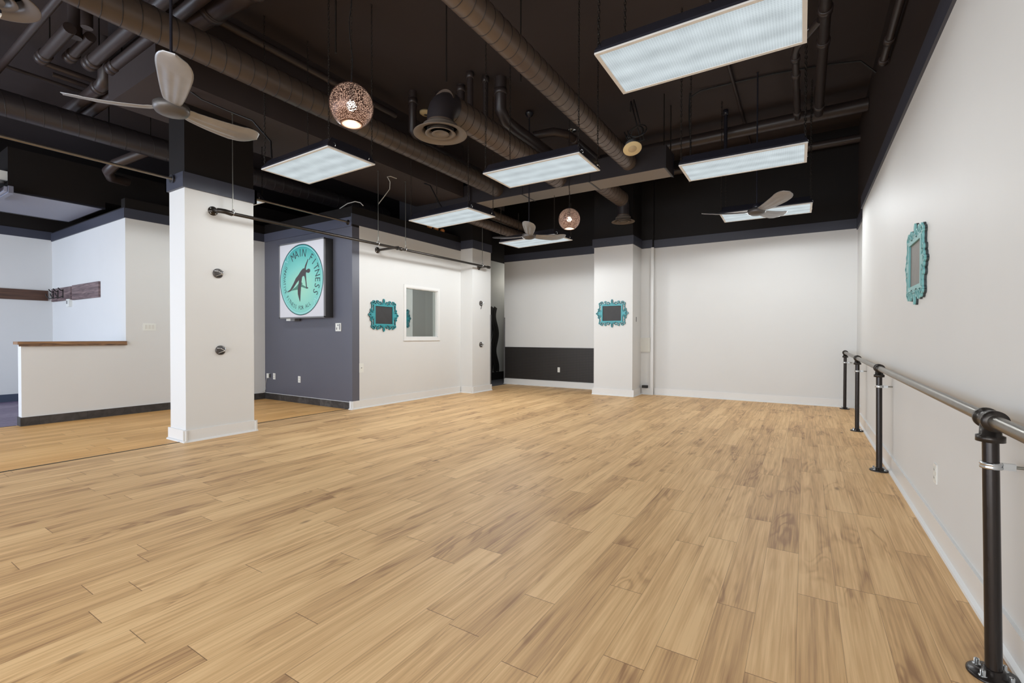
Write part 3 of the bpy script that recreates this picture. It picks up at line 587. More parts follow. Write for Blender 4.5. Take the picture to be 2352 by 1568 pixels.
# ------------------------------------------------------------------ baroque chalkboard frames
def arc2(cx_, cy_, rx, ry, a0, a1, n=14): return [(cx_+rx*math.cos(math.radians(a0+(a1-a0)*k/n)), cy_+ry*math.sin(math.radians(a0+(a1-a0)*k/n))) for k in range(n+1)]
def baroque(name, fn, center, label, board, m1):
    t_ = thing(name, label, 'picture frame', center)
    f2 = lambda u, v, d: fn(u, v, d)
    for (d0, th, mm, nm, ww) in ((.0, .014, M['turqdark'], 'backing', .004), (.014, .012, m1, 'scrollwork', 0)):
        mb = MB(); ow, oh, bw = .203, .158, .034
        # inner rectangle
        for a, b_, c_, e_ in ((-ow-bw, ow+bw, oh, oh+bw), (-ow-bw, ow+bw, -oh-bw, -oh), (-ow-bw, -ow, -oh, oh), (ow, ow+bw, -oh, oh)):
            p, q = f2(a, c_, d0), f2(b_, e_, d0+th); mb.box(p[0], q[0], p[1], q[1], p[2], q[2])
        wd = .0115+ww
        for sx in (-1, 1):
            for sy in (-1, 1):
                A = lambda L: [(sx*u, sy*v) for u, v in L]
                for L in (arc2(.262, .205, .026, .024, 0, 360), arc2(.228, .232, .022, .02, -60, 250), arc2(.262, .165, .016, .03, -70, 130),
                          arc2(.165, .214, .03, .016, 160, 380), arc2(.145, .240, .018, .018, -100, 200), arc2(.085, .212, .030, .024, 170, 370), arc2(.082, .226, .018, .014, -20, 230),
                          arc2(.04, .225, .02, .02, 180, 330), arc2(.262, .10, .016, .05, -80, 80), arc2(.272, .05, .024, .024, -30, 230), arc2(.292, .085, .016, .018, -120, 150),
                          arc2(.300, .034, .018, .018, -90, 120)):
                    mb.ribbon(A(L), wd, f2, d0, th)
            mb.ribbon([(sx*u, v) for u, v in arc2(.326, 0, .024, .017, 0, 360)], wd, f2, d0, th)
            p, q = f2(sx*.237, -.035, d0), f2(sx*.305, .035, d0+th); mb.box(p[0], q[0], p[1], q[1], p[2], q[2])
        for sy in (-1, 1):
            mb.ribbon([(u, sy*v) for u, v in arc2(0, .252, .014, .040, 0, 360)], wd, f2, d0, th)
            p, q = f2(-.03, sy*.19, d0), f2(.03, sy*.214, d0+th); mb.box(p[0], q[0], p[1], q[1], p[2], q[2])
        mb.obj(nm, mm, t_, recalc=True)
    p, q = fn(-.205, -.16, .004), fn(.205, .16, .012); MB().box(p[0], q[0], p[1], q[1], p[2], q[2]).obj('board', board, t_, origin=fn(0, 0, .01))
    return t_
baroque('ornate_frame', lambda u, v, d: (-3.462+u, 9.5-d, 1.742+v), (-3.462, 9.5, 1.742), 'turquoise scrollwork chalkboard frame on the column beside the alcove', M['chalk'], M['turq'])
baroque('ornate_frame', lambda u, v, d: (-6.5+d, 5.94+u, 1.630+v), (-6.5, 5.94, 1.63), 'turquoise scrollwork chalkboard frame left of the interior window', M['chalk'], M['turq'])
baroque('ornate_frame', lambda u, v, d: (.70-d, 4.465+u, 1.785+v), (.70, 4.465, 1.785), 'pale turquoise scrollwork frame with grey smudged board on the right wall', M['greyboard'], M['turqpale'])
# ------------------------------------------------------------------ strap anchors on pillars
def anchor(x, y, z, label, strap):
    t_ = thing('strap_anchor', label, 'wall anchor', (x, y, z))
    MB().lathe([(0, 0), (.058, 0), (.058, .012), (.05, .018), (0, .018)], (x, y, z), 'X', 28).obj('disc', M['fanhub'], t_)
    MB().tube([(x+.018, y-.045, z+.028), (x+.05, y-.01, z+.02), (x+.055, y+.02, z+.0), (x+.018, y+.05, z-.02)], .005, 8).obj('bar', M['chrome'], t_)
    MB().tube([(x+.018, y+.02, z+.04), (x+.06, y+.035, z+.02), (x+.055, y+.03, z-.005), (x+.02, y-.03, z-.035)], .005, 8).obj('bar', M['chrome'], t_)
    MB().box(x+.018, x+.022, y-.025, y+.028, z-.045, z-.028).obj('name_plate', M['rubber'], t_)
    if strap: MB().tube([(x+.03, y+.01, z+.0), (x+.035, y+.0, z-.06), (x+.01, y-.01, z-.13)], .006, 6).obj('strap', M['rubber'], t_)
anchor(-6.13, 2.938, 2.018, 'round steel strap anchor on the big pillar, the upper one', False)
anchor(-6.13, 2.963, 1.072, 'round steel strap anchor on the big pillar, the lower one', False)
anchor(-6.17, 8.495, 1.99, 'round strap anchor with a hanging strap on the corridor pillar', True)
anchor(-6.17, 8.497, 1.066, 'round strap anchor without strap low on the corridor pillar', False)
# ------------------------------------------------------------------ wavy art in corridor
t_ = thing('wave_sculpture', 'tall dark wavy wall sculpture inside the corridor', 'wall art', (-7.55, 11.05, 1.1))
for k, y0 in enumerate((10.78, 10.93, 11.06)):
    prev = []
    L = [(y0+.07*math.sin((z-.2)*6.3+k*.35)+.05*(2.05-z)*.5, z) for z in [.24+i*.0613 for i in range(31)]]
    MB().ribbon(L, .13, lambda u, v, d: (-7.55+d, u, v), .02+k*.01, .02).obj('slat', M['rubber'], t_)
# ------------------------------------------------------------------ bits near the column
tag(MB().box(-3.02, -2.81, 10.06, 10.08, .92, 1.225).obj('cover_panel', M['paper']), 'off white cover panel behind the back column', 'panel')
tag(MB().box(-2.97, -2.86, 10.0, 10.09, .145, .20).obj('door_stop', M['rubber']), 'small black block on the baseboard behind the back column', 'block')
tag(MB().box(-3.02, -3.012, 9.728, 9.74, 1.565, 1.665).obj('wall_slot', M['plasticdark']), 'thin dark slot on the side of the back column', 'slot')
tag(MB().tube([(-5.95, 2.60, 0), (-5.95, 2.60, .0)], .001).obj('x', M['rubber']), 'x', 'x') if False else None
# ------------------------------------------------------------------ ceiling lights
HX, HY = .615, .305
FIX = [((-.615, 3.31, 3.17), .003, 'large hanging fluorescent light nearest the camera at upper right'),
       ((-2.63, 4.815, 3.17), .012, 'hanging fluorescent light in the middle, in front of the long rectangular duct'),
       ((-.605, 5.77, 3.17), .012, 'hanging fluorescent light above the right half, second from the camera'),
       ((-.535, 8.26, 3.17), .012, 'hanging fluorescent light seen behind the rear right ceiling fan'),
       ((-4.715, 3.33, 3.17), -.015, 'hanging fluorescent light nearest the big left pillar, in front of the speckled globe'),
       ((-4.575, 5.535, 3.035), -.077, 'hanging fluorescent light under the left end of the rectangular duct'),
       ((-4.235, 7.54, 3.0), -.10, 'hanging fluorescent light behind the rear left ceiling fan'),
       ((-7.21, 3.5, 3.17), 0, 'hanging fluorescent light half hidden behind the big left pillar'),
       ((-4.715, .45, 3.17), 0, 'hanging fluorescent light showing only a corner at the top left edge')]
# unseen lights added behind and beside the camera to brighten the near room
OFF = [(-.6, .75), (-2.6, -.9), (-.6, -1.9), (-4.7, -1.9), (-7.2, -1.0), (-10.3, -1.6)]
fx = thing('fluorescent_light', FIX[0][2], 'ceiling light', FIX[0][0], FIX[0][1], 'hanging fluorescent lights')
mb = MB(); a, b_ = (HX, HY), (HX-.03, HY-.07)
mb.add([(-a[0],-a[1],.012),(a[0],-a[1],.012),(a[0],a[1],.012),(-a[0],a[1],.012),(-a[0],-a[1],.03),(a[0],-a[1],.03),(a[0],a[1],.03),(-a[0],a[1],.03),
        (-b_[0],-b_[1],.125),(b_[0],-b_[1],.125),(b_[0],b_[1],.125),(-b_[0],b_[1],.125)],
       [(3,2,1,0),(0,1,5,4),(1,2,6,5),(2,3,7,6),(3,0,4,7),(4,5,9,8),(5,6,10,9),(6,7,11,10),(7,4,8,11),(8,9,10,11)])
lpart(mb, 'housing', M['housing'], fx)
mb = MB(); rw = .026
mb.box(-HX, HX, -HY, -HY+rw, 0, .014).box(-HX, HX, HY-rw, HY, 0, .014).box(-HX, -HX+rw, -HY+rw, HY-rw, 0, .014).box(HX-rw, HX, -HY+rw, HY-rw, 0, .014)
lpart(mb, 'rim', M['cream'], fx)
lpart(MB().box(-HX+rw, HX-rw, -HY+rw, HY-rw, .004, .009), 'lens', M['lens'], fx)
CH = ZC-3.17
def chain_mesh(x, y, z0, z1, ll=.034, r=.0028, w_=.009):
    mb = MB(); z = z0; k = 0
    while z < z1:
        pts = []
        for i in range(10):
            a = 2*PI*i/10; u = w_*math.cos(a); v = (ll/2+.004)*math.sin(a)
            pts.append((x+(u if k % 2 else 0), y+(0 if k % 2 else u), z+ll/2+v))
        mb.tube(pts, r, 4, closed=True); z += ll*.82; k += 1
    return mb
for sx in (-1, 1):
    for sy in (-1, 1):
        lpart(chain_mesh(sx*(HX-.02), sy*(HY-.03), .03, CH), 'chain', M['iron'], fx)
        h = MB(); X0 = sx*(HX-.03); Y0 = sy*(HY-.09)
        h.tube([(X0+sx*.02, Y0, .03), (X0+sx*.035, Y0, .035), (X0+sx*.036, Y0, .055), (X0+sx*.02, Y0+sy*.008, .068)], .0045, 8)
        h.box(X0+sx*.012, X0+sx*.02, Y0-.014, Y0+.014, .022, .06)
        lpart(h, 'latch', M['chrome'], fx)
def lamp_in(fx_):
    for sx in (-.3, .3):
        l = bpy.data.lights.new('fluorescent_tube', 'SPOT'); l.energy = SPOT_E; l.spot_size = math.radians(179); l.spot_blend = .14; l.shadow_soft_size = .16; l.color = (0.94, .98, 1.0)
        o = bpy.data.objects.new('fluorescent_tube', l); COL.objects.link(o); o.parent = fx_; o.location = (sx, 0, -.03)
lamp_in(fx)
short = {}
for i, (loc, rz, lab) in enumerate(FIX[1:]):
    d_ = dup(fx, loc, rz, lab)
    for ch in d_.children:
        if ch.type == 'LIGHT': ch.data = ch.data.copy(); ch.data.energy = SPOT_E*LAMP_K[i+1]
    if i == 6:
        for ch in d_.children:
            if ch.name.startswith('chain') and sum(v.co.x for v in ch.data.vertices) > 0:
                y0 = (HY-.03)*(1 if sum(v.co.y for v in ch.data.vertices) > 0 else -1)
                cm = chain_mesh(HX-.02, y0, .03, .79); me = bpy.data.meshes.new('chain'); me.from_pydata([tuple(v) for v in cm.v], [], cm.f); me.materials.append(M['iron']); ch.data = me
    if i == 5:
        q_ = [c for c in d_.children if c.type == 'LIGHT']; q_[0].location.x = -.5; q_[1].location.x = -.38
    if i == 5:          # this one hangs from the duct, on short chains
        for ch in d_.children:
            if ch.name.startswith('chain'):
                x0 = (HX-.02)*(1 if sum(v.co.x for v in ch.data.vertices) > 0 else -1); y0 = (HY-.03)*(1 if sum(v.co.y for v in ch.data.vertices) > 0 else -1)
                cm = chain_mesh(x0, y0, .03, .66); me = bpy.data.meshes.new('chain'); me.from_pydata([tuple(v) for v in cm.v], [], cm.f); me.materials.append(M['iron']); ch.data = me
for ch in fx.children:
    if ch.type == 'LIGHT': ch.data = ch.data.copy(); ch.data.energy = SPOT_E*LAMP_K[0]
dim = None
for x, y in OFF:
    d_ = dup(fx, (x, y, 3.17), 0, 'unseen fluorescent light added behind the camera to brighten the room', 'added fluorescent lights behind the camera')
    for ch in d_.children:
        if ch.type == 'LIGHT':
            if dim is None: dim = ch.data.copy(); dim.energy = SPOT_E*.12
            ch.data = dim
# power cord of the entry light is white, looping over the partition top
tag(MB().tube([(-6.35, 5.36, 3.46), (-6.42, 5.36, 3.52), (-6.55, 5.36, 3.56), (-6.75, 5.36, 3.555), (-6.95, 5.36, 3.50), (-7.02, 5.36, 3.46)], .008, 8).obj('white_cable', M['wireWhite']), 'short white cable looping over the top corner of the slate wall', 'cable')
# ------------------------------------------------------------------ ceiling fans
def blade_mb():
    mb = MB(); nu, nv = 22, 15; top = []; bot = []
    for i in range(nu+1):
        t = i/nu; r = .10+.62*t
        hw = .050+.052*min(1, t/.72)**.8
        if t > .76: hw *= math.sqrt(max(0, 1-((t-.76)/.24)**2.3))
        hw = max(hw, .002)
        for j in range(nv+1):
            v = -1+2*j/nv
            rid = .0035*math.cos(v*PI*3)*(1 if .08 < t < .72 else 0)
            z = .018+.055*t*t+rid-.012*(1-v*v) - v*hw*.30
            top.append((r, v*hw, z)); bot.append((r, v*hw, z-.004))
    n = (nu+1)*(nv+1); fs = []
    for i in range(nu):
        for j in range(nv):
            a = i*(nv+1)+j; b_ = a+nv+1
            fs.append((a, b_, b_+1, a+1)); fs.append((n+a, n+a+1, n+b_+1, n+b_))
    for i in range(nu):
        for j in (0, nv):
            a = i*(nv+1)+j; b_ = a+nv+1; fs.append((a, b_, n+b_, n+a))
    return mb.add(top+bot, fs, 0, True)
def fan(loc, rz, label):
    f = thing('ceiling_fan', label, 'ceiling fan', loc, rz, None)
    lpart(MB().lathe([(0, -.045), (.06, -.042), (.10, -.026), (.115, -.004), (.115, .03), (.10, .042), (0, .045)], (0, 0, 0), 'Z', 36), 'motor', M['fanhub'], f)
    for k in range(3):
        bl = lpart(blade_mb(), 'blade', M['alu'], f); bl.rotation_euler = (0, 0, k*2*PI/3)
    lpart(MB().lathe([(.010, .04), (.010, ZC-loc[2]-.06)], (0, 0, 0), 'Z', 14), 'downrod', M['housing'], f)
    lpart(MB().lathe([(.02, .04), (.045, .05), (.05, .09), (.02, .12)], (0, 0, 0), 'Z', 20), 'collar', M['housing'], f)
    lpart(MB().lathe([(.02, ZC-loc[2]-.07), (.06, ZC-loc[2]-.03), (.07, ZC-loc[2])], (0, 0, 0), 'Z', 20), 'canopy', M['housing'], f)
    return f
f1 = fan((-4.0, 1.60, 2.93), math.radians(-20), 'large three blade metal ceiling fan nearest the camera at upper left')
dup(f1, (-.583, 7.377, 3.0), math.radians(65), 'three blade metal ceiling fan in front of the rear right fluorescent light')
dup(f1, (-3.868, 6.679, 2.90), math.radians(60), 'three blade metal ceiling fan at the back left near the corridor')
# ------------------------------------------------------------------ speckled globe pendants
def pendant(loc, label):
    p = thing('globe_pendant', label, 'pendant lamp', loc); r = .165
    prof = [(r*math.sin(a), r*math.cos(a)) for a in [PI*(.03+.80*k/24) for k in range(25)]]
    lpart(MB().lathe(prof, (0, 0, 0), 'Z', 48), 'globe_shade', M['perf'], p)
    bz = prof[-1][1]; br = prof[-1][0]
    prof = [(.965*r*math.sin(a), .965*r*math.cos(a)) for a in [PI*(.05+.76*k/20) for k in range(21)]]
    lpart(MB().lathe(prof, (0, 0, 0), 'Z', 32), 'inner_glass', M['globein'], p)
    lpart(MB().lathe([(br+.002, bz+.006), (br-.001, bz-.003), (br-.014, bz-.003), (br-.014, bz+.004)], (0, 0, 0), 'Z', 48), 'rim', M['globeplain'], p)
    lpart(MB().lathe([(0, bz-.001), (br-.012, bz-.001), (br-.012, bz+.001), (0, bz+.001)], (0, 0, 0), 'Z', 40), 'diffuser', M['bottomglow'], p)  # glowing disc stands in for the lit inside at the opening
    sh = lpart(MB().lathe([(0, -.038), (.02, -.034), (.034, -.018), (.038, 0), (.034, .018), (.02, .034), (0, .038)], (0, 0, 0), 'Z', 24), 'bulb', M['bulb'], p)
    sh.location = (0, 0, 0)
    lpart(MB().lathe([(.02, .04), (.02, .13), (.012, r), (.012, r+.02)], (0, 0, 0), 'Z', 16), 'socket', M['housing'], p)
    lpart(chain_mesh(0, 0, r+.015, ZC-loc[2]-.03, .03, .0016, .006), 'chain', M['iron'], p)
    H = ZC-loc[2]
    lpart(MB().tube([(0, 0, r+.01)]+[(.012*math.sin(k*1.7)-.004, .01*math.cos(k*1.1), r+.06+(H-r-.1)*k/12) for k in range(1, 12)]+[(0, 0, H-.02)], .0035, 6), 'cord', M['wireBlack'], p)
    lpart(MB().lathe([(.01, H-.04), (.05, H-.02), (.055, H)], (0, 0, 0), 'Z', 20), 'canopy', M['housing'], p)
    l = bpy.data.lights.new('pendant_bulb', 'POINT'); l.energy = 2; l.color = (1, .86, .7); l.shadow_soft_size = .05
    o = bpy.data.objects.new('pendant_bulb', l); COL.objects.link(o); o.parent = p; o.location = (0, 0, -.19)
    return p
p1 = pendant((-2.98, 2.405, 3.03), 'speckled copper globe pendant nearest the camera with lit bulb')
dup(p1, (-3.04, 6.47, 3.03), 0, 'smaller looking speckled copper globe pendant farther back, under the duct')
# ------------------------------------------------------------------ spiral ducts
def spiral(name, p0, p1, r, label, mtl, pitch=.135, n=36):
    d = Vector(p1)-Vector(p0); L = d.length; o = thing(name, label, 'air duct', p0)
    mb = MB().tube([p0, p1], r, n); mb.obj('duct_wall', mtl, o)
    u = d.normalized(); a = u.cross(Vector((0, 0, 1))).normalized(); b2 = u.cross(a)
    pts = []
    k = 0; N_ = int(L/pitch*24)
    for i in range(N_+1):
        t = i/24*2*PI; pts.append(Vector(p0)+u*(i/24*pitch)+(a*math.cos(t)+b2*math.sin(t))*(r+.001))
    MB().tube(pts, .0035, 4).obj('spiral_seam', M['seam'], o)
    return o
spiral('spiral_duct', (-2.378, -2.9, 4.009), (-2.378, 7.26, 4.009), .125, 'brown spiral duct crossing the upper middle toward the rectangular duct', M['duct'])
spiral('spiral_duct', (-4.892, -2.9, 4.0), (-4.892, 7.26, 4.0), .140, 'long brown spiral duct from the upper left passing behind the near globe', M['ductmid'])
spiral('spiral_duct', (-8.35, -2.9, 4.1), (-8.35, 7.7, 4.1), .155, 'brown spiral duct at far left running behind the big pillar', M['ductdark'], pitch=.17)
gd = spiral('spiral_duct', (-3.62, 4.22, 3.98), (-3.62, 7.26, 3.98), .165, 'short wide spiral duct fed by the elbow of the near round diffuser', M['duct'])
sd = spiral('spiral_duct', (-3.12, 7.72, 4.0), (-3.12, 9.05, 4.0), .15, 'short spiral duct behind the rectangular duct ending at the rear round diffuser', M['duct'])
spiral('spiral_duct', (-5.95, 7.76, 3.97), (-5.95, 10.28, 3.97), .105, 'upper left of two spiral ducts behind the rectangular duct near the corridor', M['duct'])
spiral('spiral_duct', (-5.95, 7.76, 3.715), (-5.95, 10.0, 3.715), .105, 'lower left of two spiral ducts behind the rectangular duct near the corridor', M['duct'])
# elbows and round diffusers
def diffuser(loc, r, label, ztop, dy, parent_end):
    t_ = thing('round_diffuser', label, 'air diffuser', loc)
    lpart(MB().lathe([(r*.66, .085), (r*.67, .045), (r*.72, .030), (r*.97, .004), (r, 0), (r, -.006), (r*.97, -.006), (r*.71, .018), (r*.65, .035), (r*.64, .085)], (0, 0, 0), 'Z', 48), 'outer_cone', M['diffu'], t_)
    lpart(MB().lathe([(0, .085), (r*.655, .085), (r*.655, .09), (0, .09)], (0, 0, 0), 'Z', 40), 'throat', M['diffudark'], t_)
    lpart(MB().lathe([(r*.40, .05), (r*.44, .022), (r*.56, .004), (r*.57, -.002), (r*.56, -.006), (r*.42, .010), (r*.385, .05)], (0, 0, 0), 'Z', 44), 'middle_cone', M['diffu'], t_)
    lpart(MB().lathe([(0, .022), (r*.22, .018), (r*.31, .002), (r*.33, -.004), (r*.32, -.008), (r*.20, .008), (0, .012)], (0, 0, 0), 'Z', 40), 'inner_cone', M['diffu'], t_)
    rr = r*.50; H = ztop-loc[2]; pts = [(0, 0, .05), (0, 0, H-rr*1.25 if dy else H)]
    for k in range(1, 7 if dy else 1):
        a = k/6*PI/2; pts.append((0, dy*(rr*1.25)*(1-math.cos(a)), H-rr*1.25+rr*1.25*math.sin(a)))
    lpart(MB().tube(pts, rr, 32), 'elbow', M['ductdark'], t_)
    lpart(MB().lathe([(rr+.001, .10), (rr+.006, .11), (rr+.006, .125), (rr+.001, .135)], (0, 0, 0), 'Z', 40), 'collar', M['duct'], t_)
    return t_
diffuser((-3.60, 4.16, 3.60), .31, 'large round taupe diffuser with three rings left of the big spiral duct', 3.98, 1, None)
diffuser((-3.12, 9.18, 3.57), .23, 'smaller round diffuser hanging in front of the back column', 4.0, -1, None)
diffuser((-4.863, 0.825, 3.62), .27, 'round taupe diffuser cut off by the top left corner', 3.86, 0, None)
# ------------------------------------------------------------------ rectangular ducts
t_ = thing('rectangular_duct', 'long brown rectangular duct hanging across the room with a pale underside', 'air duct', (-4.4, 7.49, 3.82))
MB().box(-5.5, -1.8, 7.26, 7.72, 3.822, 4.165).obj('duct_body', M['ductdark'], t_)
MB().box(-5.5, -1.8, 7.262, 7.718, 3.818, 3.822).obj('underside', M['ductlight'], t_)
MB().box(-7.4, -5.5, 7.22, 7.76, 3.70, 4.18).obj('duct_body', M['ductdark'], t_)
mb = MB()
for x in (-5.5, -4.35, -3.05, -1.815): mb.box(x-.012, x+.012, 7.25, 7.73, 3.812, 4.172)
mb.obj('flange', M['ductdark'], t_)
for x, y in ((-1.84, 7.28), (-1.84, 7.70), (-4.3, 7.25), (-4.3, 7.73)): MB().tube([(x, y, 4.1), (x, y, ZC)], .009, 8).obj('hanger_rod', M['iron'], t_)
MB().box(-1.798, -1.79, 7.70, 7.725, 3.80, 4.19).obj('end_flange', M['housing'], t_)
t_ = thing('bulkhead_duct', 'big black rectangular duct above the entry with a grey underside', 'air duct', (-10.6, 2.4, 3.34))
MB().box(-11.5, -9.8, 1.85, 2.96, 3.345, 3.99).obj('duct_body', M['black'], t_); MB().box(-11.46, -9.84, 1.88, 2.93, 3.338, 3.345).obj('underside', mat('duct_underside_grey', (128, 128, 140), .4), t_)
MB().box(-11.5, -9.8, 2.96, 6.5, 3.45, 3.99).obj('duct_body', M['black'], t_)
MB().box(-9.82, -9.795, 1.84, 2.96, 3.335, 3.36).obj('flange', M['housing'], t_); MB().box(-11.50, -11.47, 1.84, 2.96, 3.335, 3.36).obj('flange', M['housing'], t_)
# return-air grille left of it
t_ = thing('intake_grille', 'slanted pale grille panel at the left edge below the black duct', 'air grille', (-10.2, 1.7, 3.3))
mb = MB()
for k in range(4): mb.box(-10.35, -9.5, 1.50+k*.085, 1.53+k*.085, 3.27+.0*k, 3.34)
mb.obj('louver', mat('grille_grey', (150, 152, 166), .4), t_); MB().box(-10.4, -9.46, 1.42, 1.50, 3.25, 3.35).obj('frame', mat('grille_frame_grey', (120, 122, 136), .4), t_)
MB().box(-10.4, -9.46, 1.79, 1.84, 3.25, 3.35).obj('frame', mat('grille_frame_grey2', (120, 122, 136), .4), t_)
# ------------------------------------------------------------------ pipes
def pipe(pts, r, label, m_='pipe', coup=(), name='pipe', n=14, cat='pipe', group=None):
    t_ = thing(name, label, cat, pts[0], 0, group)
    MB().tube(pts, r, n).obj('pipe_run', M[m_], t_)
    for (p, ax) in coup: MB().lathe([(r, -.04), (r+.012, -.038), (r+.012, .038), (r, .04)], p, ax, 18).obj('coupling', M[m_], t_)
    return t_
pipe([(.15, -2.8, 4.5), (.15, 8.15, 4.5), (.15, 8.25, 4.55), (.15, 8.28, ZC)], .055, 'thick drain pipe under the ceiling at upper right', coup=[((.15, 4.9, 4.5), 'Y'), ((.15, 5.6, 4.5), 'Y'), ((.15, 6.2, 4.5), 'Y'), ((.15, 7.9, 4.5), 'Y')])
pipe([(.11, 5.75, 4.5), (-.02, 6.0, 4.5), (-.09, 6.12, 4.5), (-.115, 6.25, 4.5), (-.115, 8.15, 4.5), (-.115, 8.22, 4.55), (-.115, 8.24, ZC)], .038, 'thinner pipe branching off the thick drain pipe at upper right', coup=[((-.115, 6.4, 4.5), 'Y'), ((-.115, 6.8, 4.5), 'Y'), ((-.115, 7.95, 4.5), 'Y')])
pipe([(.71, -2.8, 4.28), (.71, 6.55, 4.28)], .036, 'pipe along the top of the right wall ending in a coupling', coup=[((.71, 6.1, 4.28), 'Y'), ((.71, 6.52, 4.28), 'Y')])
pipe([(-3.4, 8.68, 4.7), (.77, 8.68, 4.7)], .10, 'thick crosswise pipe behind the right fluorescent lights')
pipe([(-2.95, 9.9, 4.64), (.776, 9.9, 4.64)], .07, 'thinner crosswise pipe near the back wall above the lights')
pipe([(-1.115, 8.31, ZC), (-1.115, 8.31, 3.9)], .028, 'vertical black pole dropping from the ceiling behind a light', 'housing', coup=[((-1.115, 8.31, ZC-.05), 'Z')])
pipe([(-1.49, 7.4, ZC-.03), (-1.51, 7.45, 4.6), (-1.49, 7.47, 4.2), (-1.50, 7.45, 3.6)], .012, 'black double cable hanging beside the rectangular duct end', 'wireBlack', name='hanging_cable', n=8, cat='cable')
pipe([(.77, 7.75, 4.72), (.60, 7.70, 4.9), (.3, 7.65, 4.93), (-.4, 7.5, 4.93), (-1.0, 7.45, 4.93), (-1.35, 7.42, 4.92), (-1.49, 7.4, 4.85)], .012, 'thin black conduit snaking across the ceiling at upper right', 'wireBlack', name='conduit', n=8, cat='conduit')
pipe([(-.9, -2, ZC-.03), (-.9, 10.1, ZC-.03)], .022, 'thin straight conduit along the ceiling above the right lights', 'pipe', name='conduit', cat='conduit')
pipe([(-5.42, -2.8, 4.68), (-5.42, 5.2, 4.68)], .045, 'thin ceiling pipe running above the left spiral duct', 'pipe')
for i, (x, y) in enumerate(((-3.36, 3.98), (-2.67, 4.42), (-3.95, 3.0))): pipe([(x, y, ZC), (x, y, 4.05)], .008, ('thin threaded rod from the ceiling near the large round diffuser', 'thin threaded rod hanging beside the middle spiral duct', 'thin threaded rod hanging left of the large round diffuser')[i], 'iron', name='hanger_rod', n=8, cat='rod')
# vertical drops around the large diffuser
for (x, y, r, z0) in ((-3.75, 4.75, .045, 4.2), (-3.62, 4.95, .04, 4.2), (-3.42, 5.05, .085, 4.25), (-4.45, 4.35, .045, 3.9), (-4.75, 4.15, .05, 3.95)):
    pass
pipe([(-4.0, 5.25, ZC), (-4.0, 5.25, 4.3)], .045, 'short capped pipe drop, left one just above the large round diffuser', coup=[((-4.0, 5.25, ZC-.05), 'Z')])
pipe([(-3.88, 5.45, ZC), (-3.88, 5.45, 4.3)], .04, 'short capped pipe drop, right one just above the large round diffuser', coup=[((-3.88, 5.45, ZC-.05), 'Z')])
pipe([(-3.72, 5.6, ZC), (-3.72, 5.6, 4.5), (-3.72, 5.75, 4.4), (-3.72, 6.0, 4.38), (-3.72, 7.2, 4.38)], .085, 'thick drain pipe dropping and turning right of the large round diffuser', coup=[((-3.72, 5.6, 4.75), 'Z')])
pipe([(-3.75, 6.6, 4.5), (-3.45, 6.75, 4.55), (-3.3, 6.95, 4.55), (-3.3, 9.42, 4.55)], .065, 'pipe bending behind the middle spiral duct', coup=[((-3.3, 7.2, 4.55), 'Y')])
pipe([(-5.05, 5.2, ZC), (-5.05, 5.2, 4.35), (-5.05, 5.35, 4.25), (-5.05, 6.9, 4.25)], .06, 'pipe turning down behind the near globe', coup=[((-5.05, 5.2, 4.8), 'Z')])
pipe([(-4.72, 5.45, ZC), (-4.72, 5.45, 4.15)], .06, 'vertical pipe, left of two between globe and large diffuser', coup=[((-4.72, 5.45, ZC-.06), 'Z')])
pipe([(-4.32, 5.45, ZC), (-4.32, 5.45, 4.15)], .055, 'vertical pipe, right of two between globe and large diffuser', coup=[((-4.32, 5.45, ZC-.06), 'Z')])
pipe([(-5.42, 4.70, 4.2), (-5.30, 4.70, 4.2), (-5.30, 7.1, 4.2)], .05, 'pipe with open bracket below the left spiral duct', 'pipe')
# pipes over the entry, upper left
LP = [((-12.72, 1.47, 4.4), (-5.7, 1.455, 4.4), .035, 'thin straight pipe in the top left corner of the ceiling'),
      ((-7.385, 1.667, 4.4), (-6.40, 1.658, 4.4), .055, 'short stub pipe, first in the cluster at the upper left'),
      ((-7.208, 1.86, 4.45), (-6.5, 1.85, 4.45), .05, 'short stub pipe, second in the cluster at the upper left'),
      ((-6.954, 1.966, 4.35), (-3.2, 1.956, 4.35), .062, 'capped pipe passing under the left spiral duct, front one'),
      ((-6.75, 2.10, 4.30), (-3.6, 2.09, 4.30), .055, 'capped pipe passing under the left spiral duct, rear one')]
for a, b_, r, lab in LP:
    q_ = pipe([a, b_], r, lab, coup=[((a[0]+.12, a[1], a[2]), 'X'), ((a[0]+.02, a[1], a[2]), 'X')])
    MB().tube([(a[0]+.3, a[1], a[2]), (a[0]+.3, a[1], ZC)], .007, 6).obj('hanger', M['iron'], q_)
pipe([(-9.4, 2.25, 4.4), (-7.5, 2.245, 4.4), (-7.42, 2.245, 4.44), (-7.40, 2.245, ZC)], .07, 'grey elbow pipe rising to the ceiling left of the near fan, front one', coup=[((-7.62, 2.245, 4.4), 'X')])
pipe([(-9.4, 2.42, 4.4), (-7.4, 2.417, 4.4), (-7.32, 2.417, 4.44), (-7.30, 2.417, ZC)], .07, 'grey elbow pipe rising to the ceiling left of the near fan, rear one', coup=[((-7.52, 2.417, 4.4), 'X')])
pipe([(-6.6, 1.75, ZC), (-6.6, 1.75, 4.42)], .06, 'short vertical black pipe at the upper left cluster, near one')
pipe([(-6.25, 1.75, ZC), (-6.25, 1.75, 4.40)], .05, 'short vertical black pipe at the upper left cluster, far one')
pipe([(-8.453, -2.8, 4.6), (-8.453, 6.0, 4.6)], .025, 'thin sprinkler pipe running lengthwise at upper left', coup=[])
pipe([(-7.95, 1.75, 4.6), (-7.95, 3.4, 4.6)], .035, 'short lengthwise pipe, nearer one beside the elbow pipes')
